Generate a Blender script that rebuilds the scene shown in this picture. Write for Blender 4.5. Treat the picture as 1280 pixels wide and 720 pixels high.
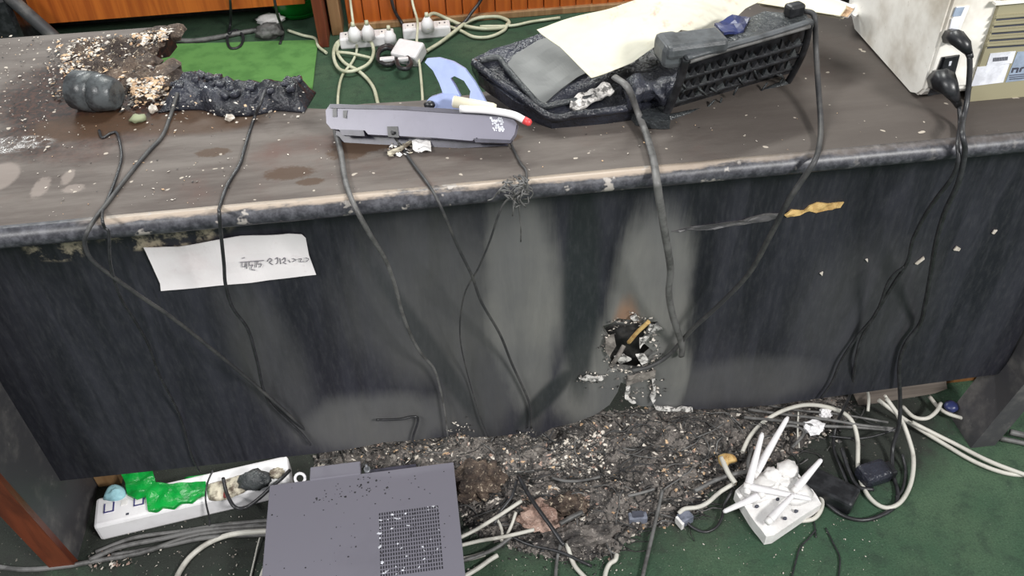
import bpy, bmesh, math, random
import numpy as np
from mathutils import Vector, Matrix, noise
random.seed(7)
for o in list(bpy.data.objects): bpy.data.objects.remove(o)
SC = bpy.context.scene; COL = SC.collection

# ------------------------------------------------------------------ camera
FPX, PIT, ROL, YAW = 1104.4, .7240, -.0392, .0930
CAM = Vector((0, -1.0452, 1.414))
FW = Vector((math.sin(YAW)*math.cos(PIT), math.cos(YAW)*math.cos(PIT), -math.sin(PIT)))
R0 = Vector((math.cos(YAW), -math.sin(YAW), 0)); U0 = R0.cross(FW)
RT = math.cos(ROL)*R0 + math.sin(ROL)*U0; UP = -math.sin(ROL)*R0 + math.cos(ROL)*U0
cd = bpy.data.cameras.new('camera'); co = bpy.data.objects.new('camera', cd); COL.objects.link(co)
cd.sensor_width = 36; cd.lens = FPX/1280*36; cd.clip_start = .05
M = Matrix((RT, UP, -FW)).transposed().to_4x4(); M.translation = CAM; co.matrix_world = M
SC.camera = co

# ------------------------------------------------------------------ world, lamps, exposure
w = bpy.data.worlds.new('room_light'); SC.world = w; w.use_nodes = True
w.node_tree.nodes['Background'].inputs[0].default_value = (.93, .97, 1, 1)
w.node_tree.nodes['Background'].inputs[1].default_value = .42
def area(name, loc, target, sx, sy, power, col=(1, 1, 1)):
    l = bpy.data.lights.new(name, 'AREA'); l.shape = 'RECTANGLE'; l.size = sx; l.size_y = sy
    l.energy = power; l.color = col
    o = bpy.data.objects.new(name, l); COL.objects.link(o); o.location = loc
    o.rotation_euler = (Vector(target)-Vector(loc)).to_track_quat('-Z', 'Y').to_euler(); return o
area('overhead_area_light', (1.9, -2.3, 2.55), (.1, 0, .4), .75, .35, 95, (1, .985, .96))
area('overhead_area_light', (-1.7, -1.5, 2.6), (.2, .2, .5), 1.2, .3, 48, (1, .985, .97))
area('overhead_area_light', (-1.8, 3.8, 2.7), (-.4, 1.3, .2), 1.3, .1, 40, (.97, 1, .98))
area('overhead_area_light', (.3, 1.2, 2.65), (.2, 1.45, 0), 1.2, .2, 42, (.99, 1, .95))  # added to brighten the far floor; no such fixture known
SC.view_settings.view_transform = 'Standard'; SC.view_settings.look = 'None'
SC.view_settings.exposure = .2; SC.view_settings.gamma = 1; SC.view_settings.use_curve_mapping = False

# ------------------------------------------------------------------ geometry helpers
DZ = .75            # desk top height
DF = -.09           # desk front edge (y)
PB = 0.0            # front face of modesty panel (y)
def ray(x, y): return FW*FPX + RT*(x-640) + UP*(360-y)
def Z(x, y, z=0.0): d = ray(x, y); return CAM + d*((z-CAM.z)/d.z)
def Y(x, y, v=0.0): d = ray(x, y); return CAM + d*((v-CAM.y)/d.y)
def RP(x, y, p, n): d = ray(x, y); p = Vector(p); n = Vector(n); return CAM + d*((p-CAM).dot(n)/d.dot(n))
def edge_y(x): return 287 - 26*x/300 if x < 300 else 261 - (x-300)*96/980
def link(name, me, m=None, parent=None):
    o = bpy.data.objects.new(name, me); COL.objects.link(o)
    if m is not None:
        for k in (m if isinstance(m, (list, tuple)) else [m]): me.materials.append(k)
    if parent is not None: o.parent = parent
    return o
def tag(o, label=None, cat=None, group=None, kind=None):
    if label: o['label'] = label
    if cat: o['category'] = cat
    if group: o['group'] = group
    if kind: o['kind'] = kind
    return o
def thing(name, label, cat, group=None):
    o = bpy.data.objects.new(name, None); COL.objects.link(o); o.empty_display_size = .05
    return tag(o, label, cat, group)
def fin(bm, name, m, parent=None, smooth=False):
    bmesh.ops.recalc_face_normals(bm, faces=bm.faces[:])
    me = bpy.data.meshes.new(name); bm.to_mesh(me); bm.free()
    if smooth:
        for p in me.polygons: p.use_smooth = True
    return link(name, me, m, parent)
def cube_bm(bm, c, s, rz=0, bev=0.0, seg=2, rot=None):
    r = bmesh.ops.create_cube(bm, size=1)
    vs = r['verts']
    for v in vs: v.co = Vector((v.co.x*s[0], v.co.y*s[1], v.co.z*s[2]))
    if bev:
        es = list({e for v in vs for e in v.link_edges})
        rr = bmesh.ops.bevel(bm, geom=es, offset=bev, segments=seg, affect='EDGES', profile=.5)
        vs = list({v for f in rr['faces'] for v in f.verts} | {v for v in vs if v.is_valid})
    mt = (rot if rot is not None else Matrix.Rotation(rz, 3, 'Z'))
    for v in vs: v.co = mt @ v.co + Vector(c)
    return vs
def box(name, c, s, m, parent=None, rz=0, bev=0.0, rot=None, seg=2):
    bm = bmesh.new(); cube_bm(bm, c, s, rz, bev, seg, rot); return fin(bm, name, m, parent)
def slab(name, outer, thick, m, parent=None, holes=(), cuts=0, amp=0.0, fr=20.0, bev=0):
    """polygon (world points) with holes, extruded along the vector thick"""
    bm = bmesh.new(); es = []
    for lp in [outer]+list(holes):
        vs = [bm.verts.new(p) for p in lp]
        es += [bm.edges.new((vs[i], vs[(i+1) % len(vs)])) for i in range(len(vs))]
    bmesh.ops.triangle_fill(bm, use_beauty=True, edges=es)
    t = Vector(thick); n = t.normalized()
    for _ in range(cuts):
        bmesh.ops.subdivide_edges(bm, edges=bm.edges[:], cuts=1, use_grid_fill=True)
        bmesh.ops.triangulate(bm, faces=bm.faces[:])
    if amp:
        for v in bm.verts: v.co += n*amp*noise.noise(v.co*fr)
    r = bmesh.ops.extrude_face_region(bm, geom=bm.faces[:])
    for g in r['geom']:
        if isinstance(g, bmesh.types.BMVert): g.co += t
    return fin(bm, name, m, parent)
def catmull(pts, n=6):
    if len(pts) < 3: return pts
    P = [pts[0]*2-pts[1]]+pts+[pts[-1]*2-pts[-2]]; out = []
    for i in range(1, len(P)-2):
        a, b, c, d = P[i-1:i+3]
        for k in range(n):
            t = k/n
            out.append(.5*((2*b)+(c-a)*t+(2*a-5*b+4*c-d)*t*t+(3*b-a-3*c+d)*t**3))
    return out+[pts[-1]]
def tube_bm(bm, pts, r, sides=8, flat=1.0, mi=0):
    n = len(pts); rs = r if isinstance(r, (list, tuple)) else [r]*n
    if len(rs) != n: rs = [rs[0]+(rs[-1]-rs[0])*i/(n-1) for i in range(n)]
    ref = Vector((0, 0, 1)); rings = []; prev = None
    for i, p in enumerate(pts):
        t = (pts[min(i+1, n-1)]-pts[max(i-1, 0)])
        t = t.normalized() if t.length > 1e-9 else Vector((1, 0, 0))
        if prev is None:
            a = t.cross(ref)
            if a.length < .1: a = t.cross(Vector((0, 1, 0)))
        else: a = prev - t*prev.dot(t)
        a.normalize(); prev = a; b = t.cross(a)
        rings.append([bm.verts.new(p+(a*math.cos(q)+b*math.sin(q)*flat)*rs[i]) for q in [2*math.pi*k/sides for k in range(sides)]])
    for i in range(n-1):
        for k in range(sides):
            f = bm.faces.new((rings[i][k], rings[i][(k+1) % sides], rings[i+1][(k+1) % sides], rings[i+1][k])); f.smooth = True; f.material_index = mi
    for rg in (rings[0], rings[-1]):
        f = bm.faces.new(rg); f.material_index = mi
def tube(name, pts, r, m, parent=None, smooth=6, sides=8, flat=1.0):
    bm = bmesh.new(); tube_bm(bm, catmull([Vector(p) for p in pts], smooth), r, sides, flat)
    o = fin(bm, name, m, parent); return o
def pt(q, r=.003):
    """(x,y): desk top or in front of the panel; (x,y,h): at height h; (x,y,None,v): in the plane y=v"""
    if len(q) == 4: return Y(q[0], q[1], q[3])
    if len(q) == 3: return Z(q[0], q[1], q[2])
    x, y = q
    if y < edge_y(x)-3: return Z(x, y, DZ+r)
    a = Y(x, y, DF-.022-r)
    t = min(1, max(0, (.70-a.z)/.28))
    return Y(x, y, (DF-.022-r)*(1-t)+(-.006-r)*t)
def cable(name, pts, r, m, label=None, cat='cable', group=None, parent=None, flat=1.0, dense=6, r2=None):
    o = tube(name, [pt(q, r) for q in pts], [r, r2] if r2 else r, m, parent, smooth=dense, flat=flat)
    if label: tag(o, label, cat, group)
    return o
def blob(name, c, s, m, parent=None, amp=.25, fr=3.0, sub=3, seed=0.0, rz=0, smooth=True):
    bm = bmesh.new(); bmesh.ops.create_icosphere(bm, subdivisions=sub, radius=1)
    R = Matrix.Rotation(rz, 3, 'Z')
    for v in bm.verts:
        k = 1+amp*noise.noise(v.co*fr+Vector((seed, seed*1.7, 0)))
        v.co = R @ Vector((v.co.x*s[0]*k, v.co.y*s[1]*k, v.co.z*s[2]*k)) + Vector(c)
    return fin(bm, name, m, parent, smooth)
def inpoly(x, y, P):
    c = False; j = len(P)-1
    for i in range(len(P)):
        if (P[i][1] > y) != (P[j][1] > y) and x < (P[j][0]-P[i][0])*(y-P[i][1])/(P[j][1]-P[i][1])+P[i][0]: c = not c
        j = i
    return c
def chip_bm(bm, c, s, mi):
    R = Matrix.Rotation(random.uniform(0, 6.28), 3, 'Z') @ Matrix.Rotation(random.uniform(-.6, .6), 3, 'X')
    a, b, h = s*random.uniform(.6, 1.5), s*random.uniform(.25, .9), s*random.uniform(.2, .6)
    vs = [bm.verts.new(c+R @ Vector(q)) for q in ((-a, -b*random.random(), 0), (a*.5, -b, 0), (a, b*.7, 0), (-a*.3, b, 0), (random.uniform(-a, a)*.4, random.uniform(-b, b)*.4, h))]
    for f in ((0, 1, 4), (1, 2, 4), (2, 3, 4), (3, 0, 4), (3, 2, 1, 0)):
        g = bm.faces.new([vs[i] for i in f]); g.material_index = mi
def chips(name, spec, mats, parent=None, hf=None):
    """spec: list of (pixel polygon, count, smin, smax, plane height, material weights)"""
    bm = bmesh.new()
    for P, n, s0, s1, h, wts in spec:
        xs = [p[0] for p in P]; ys = [p[1] for p in P]; k = 0; tries = 0
        while k < n and tries < n*30:
            tries += 1
            x, y = random.uniform(min(xs), max(xs)), random.uniform(min(ys), max(ys))
            if not inpoly(x, y, P): continue
            p = Z(x, y, h)
            if hf: p.z += hf(p.x, p.y)
            chip_bm(bm, p, s0+(s1-s0)*random.random()**2.5, random.choices(range(len(mats)), wts)[0]); k += 1
    return fin(bm, name, mats, parent)

# ------------------------------------------------------------------ material helpers
def C(r, g, b):
    f = lambda v: (v/255/12.92) if v/255 <= .04045 else ((v/255+.055)/1.055)**2.4
    return (f(r), f(g), f(b), 1)
class NT:
    def __init__(s, name):
        s.m = bpy.data.materials.new(name); s.m.use_nodes = True; s.t = s.m.node_tree
        s.b = s.t.nodes['Principled BSDF']; s.x = s.n('ShaderNodeTexCoord').outputs['Object']
    def n(s, k, **kw):
        q = s.t.nodes.new(k)
        for a, v in kw.items(): setattr(q, a, v)
        return q
    def put(s, sock, v):
        if isinstance(v, bpy.types.NodeSocket): s.t.links.new(v, sock)
        else: sock.default_value = v
    def map(s, sc=(1, 1, 1), loc=(0, 0, 0)):
        q = s.n('ShaderNodeMapping'); s.t.links.new(s.x, q.inputs[0]); q.inputs['Scale'].default_value = sc; q.inputs['Location'].default_value = loc
        return q.outputs[0]
    def noise(s, scale, detail=4, rough=.6, vec=None, dist=0):
        q = s.n('ShaderNodeTexNoise'); q.inputs['Scale'].default_value = scale; q.inputs['Detail'].default_value = detail
        q.inputs['Roughness'].default_value = rough; q.inputs['Distortion'].default_value = dist
        s.t.links.new(vec if vec is not None else s.x, q.inputs['Vector']); return q.outputs['Fac']
    def ramp(s, v, a, b):
        q = s.n('ShaderNodeMapRange', interpolation_type='SMOOTHSTEP'); s.put(q.inputs[0], v)
        q.inputs[1].default_value = a; q.inputs[2].default_value = b; return q.outputs[0]
    def math(s, op, a, b=0.0, clamp=False):
        q = s.n('ShaderNodeMath', operation=op, use_clamp=clamp); s.put(q.inputs[0], a); s.put(q.inputs[1], b); return q.outputs[0]
    def mix(s, fac, a, b):
        q = s.n('ShaderNodeMix', data_type='RGBA'); s.put(q.inputs[0], fac); s.put(q.inputs[6], a); s.put(q.inputs[7], b); return q.outputs[2]
    def spot(s, c, r, nz=None, amt=.6, soft=.5, rot=0.0):
        d0 = s.n('ShaderNodeVectorMath', operation='SUBTRACT'); s.t.links.new(s.x, d0.inputs[0]); d0.inputs[1].default_value = c
        v_ = d0.outputs[0]
        if rot:
            w_ = s.n('ShaderNodeVectorRotate', rotation_type='Y_AXIS'); s.t.links.new(v_, w_.inputs['Vector']); w_.inputs['Angle'].default_value = rot; v_ = w_.outputs[0]
        q = s.n('ShaderNodeMapping', vector_type='POINT'); s.t.links.new(v_, q.inputs[0])
        q.inputs['Scale'].default_value = [1/k for k in r]
        l = s.n('ShaderNodeVectorMath', operation='LENGTH'); s.t.links.new(q.outputs[0], l.inputs[0]); d = l.outputs['Value']
        if nz is not None: d = s.math('ADD', d, s.math('MULTIPLY', s.math('SUBTRACT', nz, .5), amt*2))
        return s.ramp(d, 1+soft/2, 1-soft/2)
    def bump(s, v, strength, dist=.002):
        q = s.n('ShaderNodeBump'); q.inputs['Strength'].default_value = strength; q.inputs['Distance'].default_value = dist
        s.t.links.new(v, q.inputs['Height']); s.t.links.new(q.outputs[0], s.b.inputs['Normal'])
    def out(s, col, rough=.6, metal=0.0, spec=None):
        s.put(s.b.inputs['Base Color'], col); s.put(s.b.inputs['Roughness'], rough); s.b.inputs['Metallic'].default_value = metal
        if spec is not None: s.b.inputs['Specular IOR Level'].default_value = spec
        return s.m
def simple(name, c1, c2=None, scale=40, rough=.5, bump=.15, metal=0, lo=.4, hi=.65, spec=None, bd=.001):
    k = NT(name); c2 = c2 or tuple(v*.75 for v in c1[:3])+(1,)
    n = k.noise(scale, 5, .65)
    if bump: k.bump(n, bump, bd)
    return k.out(k.mix(k.ramp(n, lo, hi), c1, c2), rough, metal, spec)

def m_carpet():
    k = NT('green_carpet'); big = k.noise(3.2, 4); fine = k.noise(260, 3, .8); mid = k.noise(28, 5, .7)
    c = k.mix(k.ramp(big, .35, .7), C(58, 86, 67), C(80, 102, 80))
    c = k.mix(k.ramp(mid, .45, .75), c, C(58, 74, 62))
    c = k.mix(k.ramp(fine, .35, .75), c, k.mix(.55, c, C(40, 58, 46)))
    soot_and_shade = k.math('MAXIMUM', k.spot((.22, .16, 0), (.66, .34, 1), mid, .4, .5), k.spot((-.45, .05, 0), (.42, .22, 1), mid, .4, .5))
    soot_and_shade = k.math('MAXIMUM', soot_and_shade, k.spot((-.9, -.05, 0), (.14, .2, 1), mid, .4, .5))  # floor shade left of the leg, painted in with the soot
    soot_and_shade = k.math('MAXIMUM', soot_and_shade, k.spot((.74, .05, 0), (.24, .17, 1), mid, .4, .5))
    c = k.mix(k.math('MULTIPLY', soot_and_shade, .88), c, C(52, 51, 50))
    ash = k.ramp(k.noise(90, 2, .6), .68, .72)
    c = k.mix(k.math('MULTIPLY', ash, k.math('MULTIPLY', soot_and_shade, .6)), c, C(140, 132, 124))
    sp = k.ramp(k.noise(190, 2, .6), .66, .74); c = k.mix(k.math('MULTIPLY', sp, .35), c, C(128, 140, 126))
    k.bump(fine, .6, .004); return k.out(c, .95, 0, .2)
def m_desktop():
    k = NT('sooty_desktop_laminate'); st = k.noise(5, 6, .65, k.map((1, 5, 1))); bl = k.noise(6, 5, .6); fine = k.noise(120, 4, .7)
    c = k.mix(k.ramp(st, .3, .72), C(108, 101, 96), C(80, 72, 68))
    c = k.mix(k.ramp(bl, .5, .75), c, C(94, 74, 68))
    dark = k.spot((.75, .12, DZ), (.5, .35, 1), bl, .7, 1.0); c = k.mix(k.math('MULTIPLY', dark, .75), c, C(76, 70, 66))
    burn = k.math('MAXIMUM', k.spot((-.53, .25, DZ), (.125, .16, 1), k.noise(14, 5, .65), .55, .5), k.spot((-.42, .30, DZ), (.09, .2, 1), bl, .5, .4))
    c = k.mix(burn, c, k.mix(k.ramp(fine, .35, .6), C(66, 40, 30), C(30, 22, 20)))
    wet = k.math('MAXIMUM', k.spot((-.50, .15, DZ), (.09, .04, 1), bl, .6, .4), k.spot((-.36, .14, DZ), (.10, .035, 1), bl, .6, .5))
    for x_, y_, a_ in ((-.20, -.02, .022), (-.10, .035, .03), (.10, .02, .014), (-.31, .05, .016), (-.17, -.045, .012)): wet = k.math('MAXIMUM', wet, k.spot((x_, y_, DZ), (a_*1.5, a_*.7, 1), fine, .5, .4))
    wet = k.math('MAXIMUM', wet, k.spot((-.12, .02, DZ), (.03, .02, 1), fine, .6, .4))
    c = k.mix(k.math('MULTIPLY', wet, .8), c, C(70, 50, 34))
    drop = k.spot((-.595, .035, DZ), (.026, .035, 1), fine, .12, .25)
    for x, y, a, b in ((-.53, .0, .011, .024), (-.50, .02, .008, .018), (-.485, -.01, .014, .010)):
        drop = k.math('MAXIMUM', drop, k.spot((x, y, DZ), (a, b, 1), fine, .5, .5))
    c = k.mix(k.math('MULTIPLY', drop, .5), c, C(150, 139, 132))
    speck = k.ramp(k.noise(75, 1, .5), .735, .765); c = k.mix(k.math('MULTIPLY', speck, .8), c, C(185, 175, 162))
    wetall = k.math('MAXIMUM', wet, burn)
    gl = k.math('MULTIPLY', k.spot((-.60, .12, DZ), (.06, .022, 1), bl, .4, .4), k.ramp(k.noise(70, 3, .6), .38, .55))
    r = k.math('SUBTRACT', k.math('ADD', .6, k.math('MULTIPLY', bl, .2)), k.math('MULTIPLY', k.math('MAXIMUM', k.math('MULTIPLY', wetall, .12), gl), .5))
    k.bump(k.math('ADD', fine, k.math('MULTIPLY', st, .5)), .22, .002); return k.out(c, r, 0, .3)
def m_panel():
    k = NT('soot_blackened_panel'); vs = k.noise(6, 6, .65, k.map((3.2, 1, .35)), .6); bl = k.noise(4, 4, .55, k.map((1.6, 1, 1))); fine = k.noise(140, 4, .7, k.map((1, 1, .25)))
    c = k.mix(k.ramp(vs, .35, .7), C(28, 28, 35), C(47, 47, 55))
    ash = None; st2 = k.noise(11, 6, .75, k.map((2.2, 1, .22), (3, 0, 1)), .9); mixn = k.math('ADD', k.math('MULTIPLY', bl, .35), k.math('ADD', k.math('MULTIPLY', vs, .25), k.math('MULTIPLY', st2, .4)))  # ash: mask of the paler grey streaky patches on the panel
    for (x, z), (a, b), v, ro, am, so in (((.115, .44), (.062, .26), 1, 0, .95, .7), ((.325, .40), (.062, .24), 1, .0, .8, .5), ((.27, .25), (.10, .13), .95, -.35, .9, .7), ((.36, .22), (.05, .12), .95, 0, .6, .4), ((-.15, .20), (.15, .075), .6, 0, 1.0, .7),
                                      ((-.03, .46), (.13, .18), .42, 0, .8, .8), ((.52, .20), (.17, .06), .32, 0, .5, .8), ((-.3, .36), (.05, .2), .25, .1, .8, .8), ((.7, .36), (.12, .16), .16, 0, .8, .8), ((.03, .26), (.07, .14), .4, 0, .7, .7)):
        s_ = k.math('MULTIPLY', k.spot((x, 0, z), (a, 1, b), mixn, am, so, ro), v)
        ash = s_ if ash is None else k.math('MAXIMUM', ash, s_)
    c = k.mix(k.math('MULTIPLY', ash, k.math('ADD', .55, k.math('MULTIPLY', st2, .6)), True), c, k.mix(k.ramp(bl, .3, .7), C(122, 121, 117), C(104, 104, 104)))  # here simply paler grey streaky patches mixed into the dark panel
    run_shadow = k.spot((.21, 0, .46), (.030, 1, .24), mixn, .35, .6)
    run_shadow = k.math('MAXIMUM', run_shadow, k.spot((.15, 0, .215), (.02, 1, .09), mixn, .4, .7, -.62))
    run_shadow = k.math('MAXIMUM', run_shadow, k.math('MULTIPLY', k.spot((-.04, 0, .36), (.016, 1, .22), mixn, .4, .8, .35), .7))  # this streak is a slanting cable shadow painted into the panel colour
    c = k.mix(k.math('MULTIPLY', run_shadow, .85), c, C(38, 42, 44))
    br = k.spot((.287, 0, .36), (.02, 1, .07), vs, .6, .8); c = k.mix(k.math('MULTIPLY', br, .7), c, C(140, 104, 78))
    pl = k.ramp(k.noise(26, 4, .7), .45, .6)
    peel = k.math('MAXIMUM', k.spot((-.40, 0, .66), (.10, 1, .03), bl, .6, .3), k.spot((-.545, 0, .65), (.05, 1, .03), bl, .6, .3))
    c = k.mix(k.math('MULTIPLY', k.math('MULTIPLY', peel, pl), .9), c, C(176, 164, 142))
    c = k.mix(k.math('MULTIPLY', k.ramp(fine, .4, .8), .22), c, C(90, 90, 92))
    k.bump(fine, .12, .001); return k.out(c, k.math('ADD', .34, k.math('MULTIPLY', vs, .2)), 0, .45)
def m_nosing():
    k = NT('worn_edge_moulding'); n = k.noise(14, 5, .7, k.map((1, 3, 3))); f = k.noise(80, 4, .7)
    sep = k.n('ShaderNodeSeparateXYZ'); k.t.links.new(k.x, sep.inputs[0])
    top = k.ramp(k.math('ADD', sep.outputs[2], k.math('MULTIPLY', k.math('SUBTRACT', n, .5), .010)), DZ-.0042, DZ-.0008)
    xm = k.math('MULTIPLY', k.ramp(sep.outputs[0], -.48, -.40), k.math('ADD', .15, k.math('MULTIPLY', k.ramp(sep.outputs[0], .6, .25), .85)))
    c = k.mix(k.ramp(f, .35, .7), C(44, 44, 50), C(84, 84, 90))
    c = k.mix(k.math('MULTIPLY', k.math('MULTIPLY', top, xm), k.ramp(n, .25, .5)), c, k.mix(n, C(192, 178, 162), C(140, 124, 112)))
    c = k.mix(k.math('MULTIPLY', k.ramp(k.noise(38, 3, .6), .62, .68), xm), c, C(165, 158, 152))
    k.bump(f, .2, .001); return k.out(c, .42)
def m_wood(name, a, b, sc=(30, 30, 1.4), rough=.4):
    k = NT(name); n = k.noise(1.0, 6, .6, k.map(sc), .8); f = k.noise(2.5, 4, .6, k.map(sc))
    c = k.mix(k.ramp(n, .3, .7), a, b); c = k.mix(k.math('MULTIPLY', k.ramp(f, .5, .8), .35), c, tuple(v*.5 for v in b[:3])+(1,))
    k.bump(f, .1, .001); return k.out(c, rough)
def m_char(name='charred_ash', dark=C(34, 32, 31), mid=C(82, 76, 72), pale=C(160, 148, 138)):
    k = NT(name); a = k.noise(22, 6, .75); b = k.noise(130, 4, .8); g = k.noise(7, 4, .6)
    c = k.mix(k.ramp(a, .38, .66), dark, mid); c = k.mix(k.math('MULTIPLY', k.ramp(b, .56, .68), k.ramp(g, .35, .6)), c, pale)
    k.bump(k.math('ADD', a, k.math('MULTIPLY', b, .6)), .9, .008); return k.out(c, .75)
def m_melt(name, a, b, rough=.16, sc=75):
    k = NT(name); n = k.noise(sc, 5, .6); g = k.noise(9, 3, .5)
    k.bump(n, 1.0, .005); return k.out(k.mix(k.ramp(g, .35, .65), a, b), k.math('ADD', rough, k.math('MULTIPLY', k.ramp(n, .45, .7), .35)))
def m_dirtywhite(name, base, dirt, amt=.6, sc=7, rough=.42):
    k = NT(name); n = k.noise(sc, 5, .65); f = k.noise(60, 4, .7)
    c = k.mix(k.math('MULTIPLY', k.ramp(n, .45, .75), amt), base, dirt); c = k.mix(k.math('MULTIPLY', k.ramp(f, .62, .75), amt*.6), c, dirt)
    k.bump(f, .05, .001); return k.out(c, rough)
def m_sheet():
    k = NT('stained_cream_sheet'); a = k.noise(7, 4, .6); b = k.noise(38, 3, .7); f = k.noise(6, 3, .5, k.map((1, 2.2, 1)), .6)
    c = k.mix(k.ramp(a, .4, .7), C(204, 201, 186), C(216, 209, 178)); c = k.mix(k.math('MULTIPLY', k.ramp(b, .56, .72), k.ramp(a, .35, .6)), c, C(184, 152, 142))
    k.bump(k.math('ADD', f, k.math('MULTIPLY', a, .6)), .5, .03); return k.out(c, .85, 0, .2)
MT = dict(
 carpet=m_carpet(), desktop=m_desktop(), panel=m_panel(), nosing=m_nosing(), char=m_char('charred_ash', C(52, 49, 48), C(122, 115, 110), C(190, 180, 172)),
 ashpale=m_char('pale_burnt_chipboard', C(46, 36, 32), C(104, 88, 76), C(212, 196, 172)),
 leg=m_dirtywhite('sooty_leg_board', C(66, 65, 68), C(130, 126, 122), .75, 9, .5),
 redwood=m_wood('red_brown_wood', C(122, 60, 38), C(80, 38, 26)),
 orange=m_wood('orange_teak_veneer', C(186, 100, 38), C(150, 72, 26)),
 tanorange=m_wood('orange_brown_raw_wood', C(150, 104, 62), C(108, 70, 42)), tan=m_wood('tan_raw_wood', C(160, 128, 92), C(128, 96, 66)), greyply=m_wood('grey_sooty_plank', C(128, 118, 110), C(86, 78, 72), (2, 30, 30), .7),
 patch=simple('light_green_patch', C(92, 142, 74), C(76, 124, 62), 14, .95, .2),
 black=simple('black_cable_rubber', C(36, 36, 38), C(52, 52, 55), 60, .38, .1), blackp=simple('black_plastic', C(24, 25, 28), C(46, 47, 50), 50, .35, .2),
 grycable=simple('sooty_grey_cable', C(104, 103, 102), C(70, 69, 68), 30, .5, .1), whcable=simple('dirty_white_cable', C(196, 193, 184), C(140, 136, 128), 18, .45, .1, lo=.5, hi=.8),
 crcable=simple('cream_cable', C(206, 208, 184), C(176, 178, 152), 12, .5, .05), dkcable=simple('soot_coated_cable', C(50, 50, 52), C(72, 71, 70), 25, .55, .2),
 melt=m_melt('melted_black_plastic', C(22, 23, 28), C(50, 52, 62), .08), meltg=m_melt('melted_charcoal_plastic', C(40, 43, 46), C(70, 73, 74), .22),
 greypl=m_dirtywhite('lavender_grey_plastic', C(122, 120, 134), C(96, 94, 106), .5, 9, .35), greydk=simple('dark_violet_plastic', C(62, 60, 74), C(44, 43, 54), 30, .35, .1),
 blue=m_dirtywhite('pale_blue_plastic', C(166, 180, 222), C(124, 134, 168), .5, 14, .35), white=m_dirtywhite('white_plastic', C(232, 230, 232), C(176, 170, 166), .35, 12, .4),
 paper=m_dirtywhite('white_paper', C(232, 227, 228), C(206, 192, 192), .5, 10, .85), ink=simple('pencil_ink', C(120, 116, 124), rough=.8, bump=0),
 creamst=m_sheet(), cream=m_dirtywhite('cream_stained_paper', C(218, 212, 188), C(192, 172, 160), .8, 9, .8), red=simple('red_cap', C(214, 70, 72), rough=.4),
 printer=m_dirtywhite('printer_white_plastic', C(240, 237, 230), C(168, 156, 138), .8, 6, .45), olive=m_dirtywhite('olive_grey_plastic', C(150, 144, 118), C(120, 112, 88), .4, 8, .5),
 bluegrey=simple('blue_grey_label', C(150, 164, 184), rough=.6, bump=0), labelw=simple('white_label', C(226, 228, 236), rough=.6, bump=0), dark=simple('dark_print', C(70, 72, 84), rough=.6, bump=0),
 pc=m_dirtywhite('grey_painted_steel', C(120, 118, 128), C(107, 105, 114), .6, 4, .36), speck=simple('dark_grit', C(40, 40, 44), rough=.6), vent=simple('vent_dark', C(44, 44, 50), rough=.6, bump=0),
 green=simple('molten_green_plastic', C(12, 158, 62), C(10, 120, 48), 22, .3, .5, bd=.004), gbowl=simple('green_plastic', C(20, 150, 50), C(16, 126, 42), 8, .3, 0), cyan=simple('pale_cyan_plastic', C(158, 204, 214), C(120, 160, 170), 20, .5, .3),
 ashsh=simple('peeled_white_laminate', C(206, 202, 198), C(92, 90, 88), 110, .6, .4, lo=.46, hi=.58), sootdark=simple('soot_dark_plastic', C(78, 82, 84), C(44, 46, 48), 45, .35, .5, bd=.003), sootgrey=simple('soot_grey_plastic', C(78, 81, 84), C(56, 58, 60), 30, .4, .4, bd=.003), navy=simple('navy_marking', C(60, 60, 120), rough=.5, bump=0), scorch=simple('scorched_cream_plastic', C(206, 198, 178), C(96, 84, 72), 55, .55, .5, bd=.003), gold=simple('bare_yellow_wood', C(204, 172, 112), C(170, 132, 80), 60, .7, .3),
 steel=simple('metal', C(176, 178, 182), C(140, 140, 146), 40, .3, .05, .8), ashw=simple('white_ash_flake', C(214, 206, 196), C(176, 166, 154), 80, .7, .2), ashg=simple('grey_ash_flake', C(128, 122, 116), C(96, 90, 86), 80, .8, .2),
 chark=simple('black_char_flake', C(30, 29, 29), C(52, 50, 48), 80, .5, .3), ashtan=simple('tan_chipboard_crumb', C(206, 176, 142), C(160, 128, 100), 80, .8, .2), pink=m_char('pinkish_plaster_rubble', C(140, 112, 100), C(196, 168, 154), C(222, 202, 190)),
 screen=simple('dull_grey_screen', C(88, 90, 90), C(78, 80, 80), 10, .45, .04), navyp=simple('dark_blue_plastic', C(44, 52, 96), C(30, 34, 64), 30, .35, .2), gcon=simple('grey_blue_connector', C(120, 124, 138), C(86, 90, 102), 60, .45, .1),
 olivebit=simple('olive_crumb', C(140, 146, 116), C(112, 118, 90), 60, .7, .2), dullwhite=m_dirtywhite('sooty_white_plastic', C(236, 234, 232), C(178, 172, 168), .5, 22, .5))

# ------------------------------------------------------------------ setting: floor
bm = bmesh.new(); cube_bm(bm, (0, 1.2, -.02), (9, 8, .04)); tag(fin(bm, 'floor', MT['carpet']), 'worn green carpet floor with soot stains and painted shade', kind='structure')

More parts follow.
